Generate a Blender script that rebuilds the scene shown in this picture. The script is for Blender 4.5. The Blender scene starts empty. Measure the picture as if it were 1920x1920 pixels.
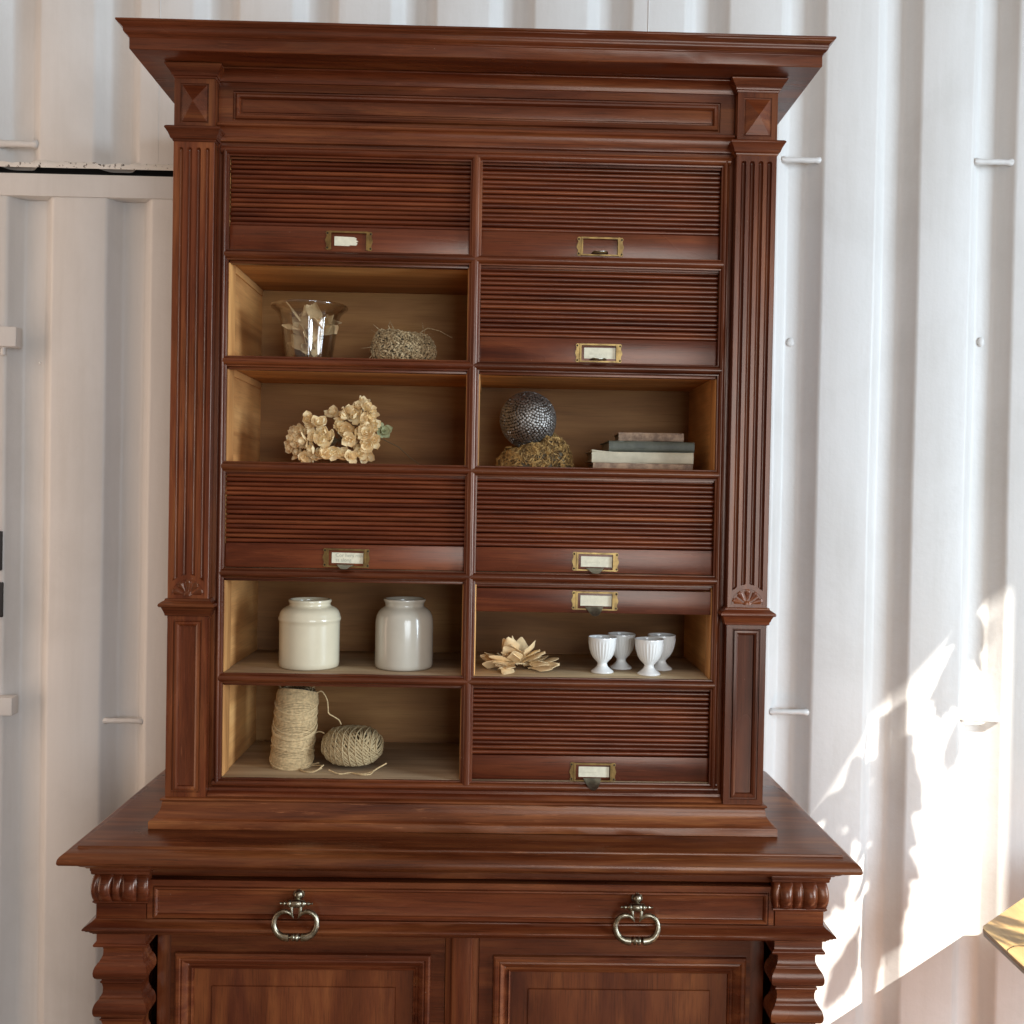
import bpy, bmesh, math, random
from mathutils import Vector, Matrix, noise
from math import sin, cos, pi, radians, sqrt
random.seed(7)
SC = bpy.context.scene
COL = SC.collection

# ------------------------------------------------------------------ camera
YAW, PITCH, ROLL = radians(1.0331), radians(0.8369), radians(1.0538)
fwd = Vector((sin(YAW)*cos(PITCH), cos(YAW)*cos(PITCH), -sin(PITCH)))
right = Vector((cos(YAW), -sin(YAW), 0))
down = -right.cross(fwd)
r2 = cos(ROLL)*right - sin(ROLL)*down
d2 = sin(ROLL)*right + cos(ROLL)*down
cam_data = bpy.data.cameras.new('camera')
cam = bpy.data.objects.new('camera', cam_data)
COL.objects.link(cam)
m = Matrix.Identity(4)
for i in range(3):
    m[i][0], m[i][1], m[i][2] = r2[i], -d2[i], -fwd[i]
m.translation = Vector((0.04, -1.8, 1.5))
cam.matrix_world = m
cam_data.sensor_width = 36
cam_data.lens = 36*1923/1920
cam_data.clip_start = 0.05
cam_data.clip_end = 100
SC.camera = cam

# ------------------------------------------------------------------ light
world = bpy.data.worlds.new('World')
SC.world = world
world.use_nodes = True
bg = world.node_tree.nodes['Background']
bg.inputs['Color'].default_value = (1.0, 0.79, 0.64, 1)
bg.inputs['Strength'].default_value = 0.23

def lamp(name, kind, loc, target, energy, color, **kw):
    d = bpy.data.lights.new(name, kind)
    d.energy = energy
    d.color = color
    for k, v in kw.items():
        setattr(d, k, v)
    o = bpy.data.objects.new(name, d)
    COL.objects.link(o)
    o.location = loc
    o.rotation_euler = (Vector(target)-Vector(loc)).to_track_quat('-Z', 'Y').to_euler()
    return o

# open side of the room, to the right of the camera
lamp('window_light', 'AREA', (4.8, -2.4, 1.9), (0.0, 0.15, 1.45), 235, (0.70, 0.86, 1.0),
     shape='RECTANGLE', size=1.3, size_y=2.6)
# open doorway behind the camera
lamp('doorway_light', 'AREA', (1.30, -4.2, 1.7), (0.1, 0.3, 1.4), 70, (0.82, 0.92, 1.0),
     shape='RECTANGLE', size=1.75, size_y=2.0)
# pale ceiling lit by the sun on the floor
lamp('ceiling_bounce', 'AREA', (-0.7, -1.7, 3.5), (-0.5, 0.4, 1.2), 10, (1.0, 0.80, 0.64),
     shape='RECTANGLE', size=4.5, size_y=2.4)
# sunlit floor in front of the cabinet throwing warm light back up
lamp('floor_bounce', 'AREA', (-1.3, -2.3, 0.12), (-0.75, 0.46, 1.35), 2, (1.0, 0.77, 0.58),
     shape='RECTANGLE', size=2.4, size_y=1.6)
# added fill lamp that warms the wall left of the cabinet
lamp('left_fill', 'AREA', (-2.0, -0.10, 1.45), (-0.95, 0.46, 1.35), 12, (1.0, 0.72, 0.54),
     shape='RECTANGLE', size=1.0, size_y=2.2)
# sunlit boards under the table
lamp('sunlit_boards', 'AREA', (1.25, -0.25, 0.06), (1.15, 0.46, 0.35), 4.5, (1.0, 0.50, 0.28),
     shape='RECTANGLE', size=0.9, size_y=0.5)
# direct sun falling through the side window
SUN_AZ, SUN_EL = radians(33), radians(42.4)
sdir = Vector((sin(SUN_AZ)*cos(SUN_EL), -cos(SUN_AZ)*cos(SUN_EL), sin(SUN_EL)))
tgt = Vector((0.86, 0.45, 0.70))
lamp('sun_beam', 'SPOT', tgt+sdir*6.0, tgt, 5200, (1.0, 0.95, 0.86),
     spot_size=radians(15), spot_blend=0.05, shadow_soft_size=0.010)

SC.view_settings.view_transform = 'Standard'
SC.view_settings.look = 'None'
SC.view_settings.exposure = 0.25
SC.view_settings.gamma = 1.0
SC.render.engine = 'CYCLES'
SC.cycles.max_bounces = 10
SC.cycles.transmission_bounces = 10
SC.cycles.transparent_max_bounces = 12
SC.cycles.caustics_refractive = False
SC.cycles.caustics_reflective = False
SC.cycles.sample_clamp_indirect = 6

# ------------------------------------------------------------------ materials
def new_mat(name):
    mt = bpy.data.materials.new(name)
    mt.use_nodes = True
    nt = mt.node_tree
    return mt, nt, nt.nodes['Principled BSDF']

def N(nt, typ, **kw):
    n = nt.nodes.new(typ)
    for k, v in kw.items():
        if k in n.inputs:
            n.inputs[k].default_value = v
        else:
            setattr(n, k, v)
    return n

def ramp(nt, fac, stops):
    r = nt.nodes.new('ShaderNodeValToRGB')
    e = r.color_ramp.elements
    while len(e) < len(stops):
        e.new(0.5)
    for el, (p, c) in zip(e, stops):
        el.position = p
        el.color = (*c, 1) if len(c) == 3 else c
    nt.links.new(fac, r.inputs['Fac'])
    return r.outputs['Color']

def mixc(nt, a, b, fac, mode='MIX'):
    n = nt.nodes.new('ShaderNodeMix')
    n.data_type = 'RGBA'
    n.blend_type = mode
    for sock, v in ((n.inputs['Factor'], fac), (n.inputs['A'], a), (n.inputs['B'], b)):
        if isinstance(v, (int, float)):
            sock.default_value = v
        elif isinstance(v, tuple):
            sock.default_value = (*v, 1)
        else:
            nt.links.new(v, sock)
    return n.outputs['Result']

def obj_coords(nt, scale, rnd=True):
    tc = nt.nodes.new('ShaderNodeTexCoord')
    src = tc.outputs['Object']
    if rnd:
        oi = nt.nodes.new('ShaderNodeObjectInfo')
        vm = nt.nodes.new('ShaderNodeVectorMath')
        vm.operation = 'MULTIPLY_ADD'
        cmb = nt.nodes.new('ShaderNodeCombineXYZ')
        for s in 'XYZ':
            nt.links.new(oi.outputs['Random'], cmb.inputs[s])
        nt.links.new(cmb.outputs[0], vm.inputs[0])
        vm.inputs[1].default_value = (7.3, 13.1, 5.7)
        nt.links.new(src, vm.inputs[2])
        src = vm.outputs[0]
    return src

def scaled(nt, src, scale):
    mp = nt.nodes.new('ShaderNodeMapping')
    mp.inputs['Scale'].default_value = scale
    nt.links.new(src, mp.inputs['Vector'])
    return mp.outputs[0]

def bump(nt, bsdf, height, strength, dist=0.001):
    b = N(nt, 'ShaderNodeBump', Strength=strength, Distance=dist)
    nt.links.new(height, b.inputs['Height'])
    nt.links.new(b.outputs[0], bsdf.inputs['Normal'])

def wood(name, axis, dark, mid, light, rough=0.22, pores=0.6, coat=0.05, wear=0.0, specks=0.0, tone=0.2, along=2.2, across=30):
    mt, nt, b = new_mat(name)
    src = obj_coords(nt, 1)
    def sc(al, ac):
        v = [ac, ac, ac]
        v['XYZ'.index(axis)] = al
        return tuple(v)
    n1 = N(nt, 'ShaderNodeTexNoise', Scale=1.0, Detail=5.0, Roughness=0.6, Distortion=0.7)
    nt.links.new(scaled(nt, src, sc(along, across)), n1.inputs['Vector'])
    n2 = N(nt, 'ShaderNodeTexNoise', Scale=1.0, Detail=3.0, Roughness=0.7)
    nt.links.new(scaled(nt, src, sc(14, 520)), n2.inputs['Vector'])
    n3 = N(nt, 'ShaderNodeTexNoise', Scale=1.0, Detail=3.0, Roughness=0.55, Distortion=1.2)
    nt.links.new(scaled(nt, src, sc(1.6, 7)), n3.inputs['Vector'])
    c = ramp(nt, n1.outputs['Fac'], [(0.30, dark), (0.5, mid), (0.72, light)])
    big = ramp(nt, n3.outputs['Fac'], [(0.28, (0.52, 0.47, 0.45)), (0.5, (1, 1, 1)), (0.72, (1.45, 1.62, 1.60))])
    c = mixc(nt, c, big, 0.85, 'MULTIPLY')
    pc = ramp(nt, n2.outputs['Fac'], [(0.30, (1-pores,)*3), (0.5, (1, 1, 1))])
    c = mixc(nt, c, pc, 0.8, 'MULTIPLY')
    if wear > 0:      # rubbed lighter streaks along the grain
        n4 = N(nt, 'ShaderNodeTexNoise', Scale=1.0, Detail=6.0, Roughness=0.75)
        nt.links.new(scaled(nt, src, sc(9, 160)), n4.inputs['Vector'])
        f = ramp(nt, n4.outputs['Fac'], [(0.60, (0, 0, 0)), (0.72, (wear,)*3)])
        c = mixc(nt, c, tuple(min(1, x*2.4+0.03) for x in light), f)
    if specks > 0:    # dust and tiny chips
        vo = N(nt, 'ShaderNodeTexVoronoi', Scale=55.0)
        nt.links.new(src, vo.inputs['Vector'])
        f = ramp(nt, vo.outputs['Distance'], [(0.0, (specks,)*3), (0.045, (0, 0, 0))])
        n5 = N(nt, 'ShaderNodeTexNoise', Scale=9.0)
        nt.links.new(src, n5.inputs['Vector'])
        g = ramp(nt, n5.outputs['Fac'], [(0.52, (0, 0, 0)), (0.6, (1, 1, 1))])
        f2 = mixc(nt, f, g, 1.0, 'MULTIPLY')
        c = mixc(nt, c, (0.55, 0.42, 0.32), f2)
    oi = nt.nodes.new('ShaderNodeObjectInfo')
    tone = ramp(nt, oi.outputs['Random'], [(0.0, (1-tone, 1-tone*1.1, 1-tone*1.15)), (1.0, (1+tone, 1+tone*1.1, 1+tone*1.15))])
    c = mixc(nt, c, tone, 1.0, 'MULTIPLY')
    nt.links.new(c, b.inputs['Base Color'])
    rr = N(nt, 'ShaderNodeMapRange')
    rr.inputs['To Min'].default_value = rough-0.05
    rr.inputs['To Max'].default_value = rough+0.16
    nt.links.new(n3.outputs['Fac'], rr.inputs['Value'])
    nt.links.new(rr.outputs[0], b.inputs['Roughness'])
    b.inputs['Coat Weight'].default_value = coat
    b.inputs['Coat Roughness'].default_value = 0.25
    b.inputs['Specular IOR Level'].default_value = 0.5
    b.inputs['Specular Tint'].default_value = (1.0, 0.78, 0.64, 1)
    bump(nt, b, n2.outputs['Fac'], 0.16, 0.0006)
    return mt

WD, WM, WL = (0.050, 0.0080, 0.0030), (0.100, 0.0210, 0.0068), (0.175, 0.050, 0.0150)
M = {}
for ax in 'XYZ':
    M['wood'+ax] = wood('walnut_'+ax.lower(), ax, WD, WM, WL, wear=0.22, specks=0.5)
M['woodtop'] = wood('walnut_worn', 'X', (0.054, 0.0100, 0.0036), (0.118, 0.030, 0.0092), (0.23, 0.078, 0.0240), rough=0.24, wear=0.4, specks=0.6)
M['slat'] = wood('walnut_slat', 'X', (0.050, 0.0070, 0.0029), (0.105, 0.0200, 0.0066), (0.180, 0.044, 0.0138), rough=0.22, wear=0.14, specks=0.55, tone=0.12)
M['panel'] = wood('walnut_figured', 'Z', (0.056, 0.0100, 0.0037), (0.110, 0.0255, 0.0078), (0.185, 0.053, 0.0155), rough=0.28, coat=0.2, along=3, across=16)
for ax in 'XYZ':
    M['pine'+ax] = wood('pine_'+ax.lower(), ax, (0.46, 0.205, 0.066), (0.63, 0.305, 0.104), (0.73, 0.39, 0.145), rough=0.55, pores=0.25, coat=0, along=1.5, across=22)
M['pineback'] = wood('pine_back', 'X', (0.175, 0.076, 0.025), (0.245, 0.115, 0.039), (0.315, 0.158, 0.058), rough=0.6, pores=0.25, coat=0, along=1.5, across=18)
M['pinefloor'] = wood('dusty_shelf', 'X', (0.31, 0.215, 0.13), (0.43, 0.31, 0.192), (0.53, 0.395, 0.255), rough=0.65, pores=0.3, coat=0, wear=0.3)

def simple(name, color, rough=0.5, metal=0.0, var=0.0, scale=40.0, bmp=0.0, bscale=200.0, coat=0.0, col2=None, spec=0.5, bdist=0.001):
    mt, nt, b = new_mat(name)
    src = obj_coords(nt, 1)
    b.inputs['Roughness'].default_value = rough
    b.inputs['Metallic'].default_value = metal
    b.inputs['Coat Weight'].default_value = coat
    b.inputs['Coat Roughness'].default_value = 0.08
    b.inputs['Specular IOR Level'].default_value = spec
    if var > 0 or col2:
        n = N(nt, 'ShaderNodeTexNoise', Scale=scale, Detail=5.0, Roughness=0.6)
        nt.links.new(src, n.inputs['Vector'])
        c2 = col2 or tuple(x*(1-var) for x in color)
        nt.links.new(ramp(nt, n.outputs['Fac'], [(0.36, c2), (0.64, color)]), b.inputs['Base Color'])
    else:
        b.inputs['Base Color'].default_value = (*color, 1)
    if bmp > 0:
        n = N(nt, 'ShaderNodeTexNoise', Scale=bscale, Detail=4.0)
        nt.links.new(src, n.inputs['Vector'])
        bump(nt, b, n.outputs['Fac'], bmp, bdist)
    return mt

def paint_mat(name, base, stain, chips=0.0):
    mt, nt, b = new_mat(name)
    src = obj_coords(nt, 1, rnd=False)
    n1 = N(nt, 'ShaderNodeTexNoise', Scale=3.2, Detail=6.0, Roughness=0.62, Distortion=0.5)
    nt.links.new(src, n1.inputs['Vector'])
    n2 = N(nt, 'ShaderNodeTexNoise', Scale=1.0, Detail=4.0, Roughness=0.65)
    nt.links.new(scaled(nt, src, (38, 38, 2.6)), n2.inputs['Vector'])
    n3 = N(nt, 'ShaderNodeTexNoise', Scale=75.0, Detail=5.0, Roughness=0.55)
    nt.links.new(src, n3.inputs['Vector'])
    c = ramp(nt, n1.outputs['Fac'], [(0.3, stain), (0.55, base)])
    s = ramp(nt, n2.outputs['Fac'], [(0.3, (0.955, 0.952, 0.945)), (0.55, (1, 1, 1))])
    c = mixc(nt, c, s, 1.0, 'MULTIPLY')
    if chips > 0:
        n4 = N(nt, 'ShaderNodeTexNoise', Scale=90.0, Detail=6.0, Roughness=0.7)
        nt.links.new(src, n4.inputs['Vector'])
        f = ramp(nt, n4.outputs['Fac'], [(0.60-chips, (0, 0, 0)), (0.63-chips, (1, 1, 1))])
        c = mixc(nt, c, (0.045, 0.036, 0.03), f)
    else:
        vo = N(nt, 'ShaderNodeTexVoronoi', Scale=7.0)
        nt.links.new(src, vo.inputs['Vector'])
        f = ramp(nt, vo.outputs['Distance'], [(0.0, (0.6, 0.6, 0.6)), (0.016, (0, 0, 0))])
        c = mixc(nt, c, (0.25, 0.22, 0.19), f)
    nt.links.new(c, b.inputs['Base Color'])
    b.inputs['Roughness'].default_value = 0.42
    b.inputs['Specular IOR Level'].default_value = 0.4
    add = nt.nodes.new('ShaderNodeMath')
    add.operation = 'MULTIPLY_ADD'
    nt.links.new(n2.outputs['Fac'], add.inputs[0])
    add.inputs[1].default_value = 0.5
    nt.links.new(n3.outputs['Fac'], add.inputs[2])
    bump(nt, b, add.outputs[0], 0.28, 0.0022)
    return mt

M['paint'] = paint_mat('white_container_paint', (0.63, 0.618, 0.602), (0.575, 0.56, 0.54))
M['paintchip'] = paint_mat('chipped_container_paint', (0.74, 0.725, 0.69), (0.60, 0.57, 0.52), chips=0.02)
M['black'] = simple('dark_gap', (0.006, 0.006, 0.006), 0.8)
M['blackplate'] = simple('black_plate', (0.02, 0.02, 0.022), 0.45, var=0.4)
M['brass'] = simple('aged_brass', (0.31, 0.20, 0.074), 0.36, 1.0, scale=60, col2=(0.16, 0.10, 0.042))
M['tab'] = simple('dull_metal_tab', (0.30, 0.28, 0.24), 0.36, 1.0, scale=90, col2=(0.17, 0.155, 0.13))
M['bronze'] = simple('silvered_bronze', (0.42, 0.375, 0.285), 0.30, 1.0, scale=100, col2=(0.16, 0.135, 0.09))
M['screw'] = simple('dark_screw', (0.03, 0.022, 0.015), 0.5, 0.6)
M['card'] = simple('yellowed_card', (0.76, 0.70, 0.53), 0.8, var=0.14, scale=120)
M['ink'] = simple('faded_ink', (0.40, 0.39, 0.31), 0.85)
M['ceramic'] = simple('cream_stoneware', (0.68, 0.60, 0.435), 0.24, var=0.07, scale=18, coat=0.7)
M['ceramic2'] = simple('grey_cream_stoneware', (0.53, 0.485, 0.40), 0.22, var=0.07, scale=18, coat=0.7)
M['porcelain'] = simple('white_porcelain', (0.80, 0.80, 0.78), 0.15, coat=0.5)
M['jute'] = simple('pale_jute', (0.66, 0.475, 0.255), 0.85, var=0.35, scale=220, bmp=0.5, bscale=900, spec=0.2)
M['jute2'] = simple('grey_jute', (0.52, 0.39, 0.215), 0.85, var=0.35, scale=220, bmp=0.5, bscale=900, spec=0.2)
M['jutecore'] = simple('jute_core', (0.24, 0.16, 0.08), 0.9, var=0.3, scale=200, spec=0.1)  # core darkened so the grooves between windings look shaded
M['hollowshade'] = simple('painted_shade', (0.05, 0.035, 0.025), 0.9)
M['straw'] = simple('dry_moss', (0.62, 0.48, 0.28), 0.8, scale=330, col2=(0.13, 0.085, 0.04), spec=0.2)
M['moss'] = simple('golden_moss', (0.50, 0.31, 0.11), 0.8, scale=110, col2=(0.11, 0.06, 0.024), spec=0.2)
M['nestcore'] = simple('nest_core', (0.10, 0.075, 0.045), 0.95)
M['petal'] = simple('dried_petal', (0.97, 0.84, 0.55), 0.6, scale=60, col2=(0.92, 0.68, 0.37), spec=0.25)
M['petalgreen'] = simple('green_petal', (0.46, 0.47, 0.27), 0.6, var=0.2)
def translucent(mt, col, w):
    nt = mt.node_tree
    t = nt.nodes.new('ShaderNodeBsdfTranslucent')
    t.inputs['Color'].default_value = (*col, 1)
    mx = nt.nodes.new('ShaderNodeMixShader')
    mx.inputs[0].default_value = w
    nt.links.new(nt.nodes['Principled BSDF'].outputs[0], mx.inputs[1])
    nt.links.new(t.outputs[0], mx.inputs[2])
    nt.links.new(mx.outputs[0], nt.nodes['Material Output'].inputs['Surface'])
translucent(M['petal'], (0.95, 0.80, 0.50), 0.22)
M['stem'] = simple('dry_stem', (0.12, 0.085, 0.04), 0.8)
M['shaving'] = simple('wood_shaving', (0.90, 0.67, 0.38), 0.6, var=0.22, scale=60, spec=0.3)
M['nail'] = simple('tarnished_steel', (0.33, 0.305, 0.28), 0.46, 1.0, scale=55, col2=(0.17, 0.15, 0.135))
M['vellum'] = simple('vellum_cover', (0.52, 0.47, 0.34), 0.6, var=0.25, scale=30, bmp=0.2, bscale=80)
M['greycover'] = simple('grey_green_cover', (0.085, 0.088, 0.062), 0.55, var=0.35, scale=50, bmp=0.3, bscale=120)
M['browncover'] = simple('worn_brown_cover', (0.36, 0.235, 0.145), 0.6, scale=70, col2=(0.15, 0.085, 0.05), bmp=0.3, bscale=120)
M['pages'] = simple('old_pages', (0.42, 0.34, 0.23), 0.85, var=0.3, scale=25)
M['floor'] = simple('plywood_floor', (0.30, 0.20, 0.12), 0.55, var=0.3, scale=4)
M['plaster'] = simple('plaster', (0.62, 0.57, 0.50), 0.8, var=0.1, scale=5)
M['leaf'] = simple('palm_leaf', (0.05, 0.12, 0.03), 0.5, var=0.3)
M['tabletop'] = wood('oak_tabletop', 'Y', (0.26, 0.155, 0.062), (0.34, 0.21, 0.085), (0.42, 0.27, 0.12), rough=0.4, pores=0.2, coat=0.1, along=2, across=14)
M['tableedge'] = simple('pale_table_edge', (0.52, 0.47, 0.40), 0.5, var=0.15)

mt, nt, b = new_mat('clear_plastic')
nt.nodes.remove(b)
lw_ = N(nt, 'ShaderNodeLayerWeight', Blend=0.5)
pw = N(nt, 'ShaderNodeMath', operation='POWER')
nt.links.new(lw_.outputs['Facing'], pw.inputs[0])
pw.inputs[1].default_value = 2.2
fr = N(nt, 'ShaderNodeMath', operation='MULTIPLY_ADD')
nt.links.new(pw.outputs[0], fr.inputs[0])
fr.inputs[1].default_value = 0.8
fr.inputs[2].default_value = 0.10
tr = nt.nodes.new('ShaderNodeBsdfTransparent')
tr.inputs['Color'].default_value = (0.90, 0.89, 0.87, 1)
gl = nt.nodes.new('ShaderNodeBsdfGlossy')
gl.inputs['Roughness'].default_value = 0.06
mx = nt.nodes.new('ShaderNodeMixShader')
nt.links.new(fr.outputs[0], mx.inputs[0])
nt.links.new(tr.outputs[0], mx.inputs[1])
nt.links.new(gl.outputs[0], mx.inputs[2])
nt.links.new(mx.outputs[0], nt.nodes['Material Output'].inputs['Surface'])
M['glass'] = mt

# ------------------------------------------------------------------ mesh helpers
def finish(me, mat, smooth=True, angle=32):
    if mat is not None:
        me.materials.append(M[mat])
    if smooth:
        me.polygons.foreach_set('use_smooth', [True]*len(me.polygons))
        me.set_sharp_from_angle(angle=radians(angle))
    me.update()
    return me

def link(name, me, parent=None, loc=(0, 0, 0), rot=(0, 0, 0)):
    o = bpy.data.objects.new(name, me)
    COL.objects.link(o)
    o.location = loc
    o.rotation_euler = rot
    o.parent = parent
    return o

def recalc(me):
    bm = bmesh.new()
    bm.from_mesh(me)
    bmesh.ops.recalc_face_normals(bm, faces=bm.faces)
    bm.to_mesh(me)
    bm.free()

def mk(name, v, f, mat, parent=None, smooth=True, angle=32, loc=(0, 0, 0), rot=(0, 0, 0), fix=True):
    me = bpy.data.meshes.new(name)
    me.from_pydata(v, [], f)
    if fix:
        recalc(me)
    finish(me, mat, smooth, angle)
    return link(name, me, parent, loc, rot)

def thing(name, label, cat, loc=(0, 0, 0), rotz=0, group=None):
    o = bpy.data.objects.new(name, None)
    COL.objects.link(o)
    o.empty_display_size = 0.05
    o.location = loc
    o.rotation_euler = (0, 0, rotz)
    o['label'] = label
    o['category'] = cat
    if group:
        o['group'] = group
    return o

def tag(o, label, cat, group=None):
    o['label'] = label
    o['category'] = cat
    if group:
        o['group'] = group
    return o

def struct(o):
    o['kind'] = 'structure'
    return o

def box(name, x0, x1, y0, y1, z0, z1, mat, parent=None, bev=0.0012, loc=(0, 0, 0), rot=(0, 0, 0)):
    bm = bmesh.new()
    vs = [bm.verts.new((x, y, z)) for x in (x0, x1) for y in (y0, y1) for z in (z0, z1)]
    for q in ((0, 1, 3, 2), (4, 6, 7, 5), (0, 4, 5, 1), (2, 3, 7, 6), (0, 2, 6, 4), (1, 5, 7, 3)):
        bm.faces.new([vs[i] for i in q])
    bmesh.ops.recalc_face_normals(bm, faces=bm.faces)
    if bev > 0:
        bmesh.ops.bevel(bm, geom=list(bm.edges), offset=bev, segments=2, affect='EDGES', profile=0.6)
    me = bpy.data.meshes.new(name)
    bm.to_mesh(me)
    bm.free()
    finish(me, mat, True, 40)
    return link(name, me, parent, loc, rot)

def soften(prof, r=0.0009, closed=False):
    '''round every hard corner of a profile'''
    n = len(prof)
    out = []
    for i, p in enumerate(prof):
        if not closed and i in (0, n-1):
            out.append(p)
            continue
        a, b_ = Vector(prof[i-1]), Vector(prof[(i+1) % n])
        p = Vector(p)
        u, w = a-p, b_-p
        if u.length < 1e-7 or w.length < 1e-7:
            out.append(tuple(p))
            continue
        ang = pi-u.angle(w)
        rr = min(r, u.length*0.42, w.length*0.42)
        if ang < radians(38) or rr < 0.0002:
            out.append(tuple(p))
            continue
        p0, p2 = p+u.normalized()*rr, p+w.normalized()*rr
        mid = (p0+p2)*0.25+p*0.5
        out += [tuple(p0), tuple(mid), tuple(p2)]
    return out

def wob(x, k, sd):
    return 0.00045*noise.noise((x*7.0, k*0.35+sd, 0.7))+0.00022*noise.noise((x*31.0, k*0.9, sd))

def u_mould(name, cx, hw, yf, yb, prof, mat, parent, angle=32):
    """profile (out, z) swept round the left, front and right side of a rectangle, mitred"""
    prof = soften(prof)
    v, f = [], []
    m_ = max(1, int(hw*2/0.03))
    sd = cx*3.1+prof[0][1]*7
    npt = m_+3
    for k, (o, z) in enumerate(prof):
        v.append((cx-hw-o, yb, z))
        for i in range(m_+1):
            t = i/m_
            x = (cx-hw-o)+(2*hw+2*o)*t
            e_ = wob(x, k, sd)
            v.append((x, yf-o+e_, z+0.7*wob(x, k, sd+9)))
        v.append((cx+hw+o, yb, z))
    n = len(prof)
    for i in range(n-1):
        for k in range(npt):
            a, b_ = i*npt+k, i*npt+(k+1) % npt
            f.append((a, b_, b_+npt, a+npt))
    f.append(tuple(range(npt)))
    f.append(tuple(range((n-1)*npt, n*npt)))
    return mk(name, v, f, mat, parent, True, angle)

def bar_x(name, x0, x1, prof, mat, parent, angle=32):
    prof = soften(prof, 0.0007, True)
    n = len(prof)
    m_ = max(1, int((x1-x0)/0.025))
    sd = prof[0][1]*11+x0
    v = []
    for i in range(m_+1):
        x = x0+(x1-x0)*i/m_
        v += [(x, y+wob(x, k*0.3, sd), z+0.6*wob(x, k*0.3, sd+5)) for k, (y, z) in enumerate(prof)]
    f = [(j*n+i, j*n+(i+1) % n, (j+1)*n+(i+1) % n, (j+1)*n+i) for j in range(m_) for i in range(n)]
    f += [tuple(range(n)), tuple(range(m_*n, (m_+1)*n))]
    return mk(name, v, f, mat, parent, True, angle)

def bar_z(name, z0, z1, prof, mat, parent, angle=32):
    prof = soften(prof, 0.0007, True)
    n = len(prof)
    m_ = max(1, int((z1-z0)/0.025))
    sd = prof[0][0]*11+z0
    v = []
    for i in range(m_+1):
        z = z0+(z1-z0)*i/m_
        v += [(x+0.6*wob(z, k*0.3, sd+5), y+wob(z, k*0.3, sd), z) for k, (x, y) in enumerate(prof)]
    f = [(j*n+i, j*n+(i+1) % n, (j+1)*n+(i+1) % n, (j+1)*n+i) for j in range(m_) for i in range(n)]
    f += [tuple(range(n)), tuple(range(m_*n, (m_+1)*n))]
    return mk(name, v, f, mat, parent, True, angle)

def rect_panel(name, x0, x1, z0, z1, y, loops, mat, parent, apex=None, angle=25):
    """nested rectangles: each loop is (inset, forward)"""
    v, f = [], []
    for d, h in loops:
        v += [(x0+d, y-h, z0+d), (x1-d, y-h, z0+d), (x1-d, y-h, z1-d), (x0+d, y-h, z1-d)]
    n = len(loops)
    for i in range(n-1):
        for k in range(4):
            a, b_ = i*4+k, i*4+(k+1) % 4
            f.append((a, b_, b_+4, a+4))
    if apex is not None:
        v.append(((x0+x1)/2, y-apex, (z0+z1)/2))
        for k in range(4):
            f.append((4*n-4+k, 4*n-4+(k+1) % 4, 4*n))
    else:
        f.append((4*n-4, 4*n-3, 4*n-2, 4*n-1))
    me = bpy.data.meshes.new(name)
    me.from_pydata(v, [], f)
    bm = bmesh.new()
    bm.from_mesh(me)
    bmesh.ops.recalc_face_normals(bm, faces=bm.faces)
    if sum(fc.normal.y*fc.calc_area() for fc in bm.faces) > 0:
        bmesh.ops.reverse_faces(bm, faces=bm.faces)
    bm.to_mesh(me)
    bm.free()
    finish(me, mat, True, angle)
    return link(name, me, parent)

def frame(name, X0, X1, Z0, Z1, x0, x1, z0, z1, yf, yb, mat, parent):
    '''flat board with a rectangular hole'''
    O = [(X0, Z0), (X1, Z0), (X1, Z1), (X0, Z1)]
    I = [(x0, z0), (x1, z0), (x1, z1), (x0, z1)]
    v = [(x, yf, z) for x, z in O+I]+[(x, yb, z) for x, z in O+I]
    f = []
    for k in range(4):
        j = (k+1) % 4
        f += [(k, j, 4+j, 4+k), (8+k, 12+k, 12+j, 8+j), (k, 8+k, 8+j, j), (4+k, 4+j, 12+j, 12+k)]
    return mk(name, v, f, mat, parent, False)

def lathe_data(prof, seg=48, rib=None):
    v, f = [], []
    for r, z in prof:
        for k in range(seg):
            a = 2*pi*k/seg
            rr = r*(1+(rib(a, r, z) if rib else 0))
            v.append((rr*cos(a), rr*sin(a), z))
    for i in range(len(prof)-1):
        for k in range(seg):
            a, b_ = i*seg+k, i*seg+(k+1) % seg
            f.append((a, b_, b_+seg, a+seg))
    return v, f

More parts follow.
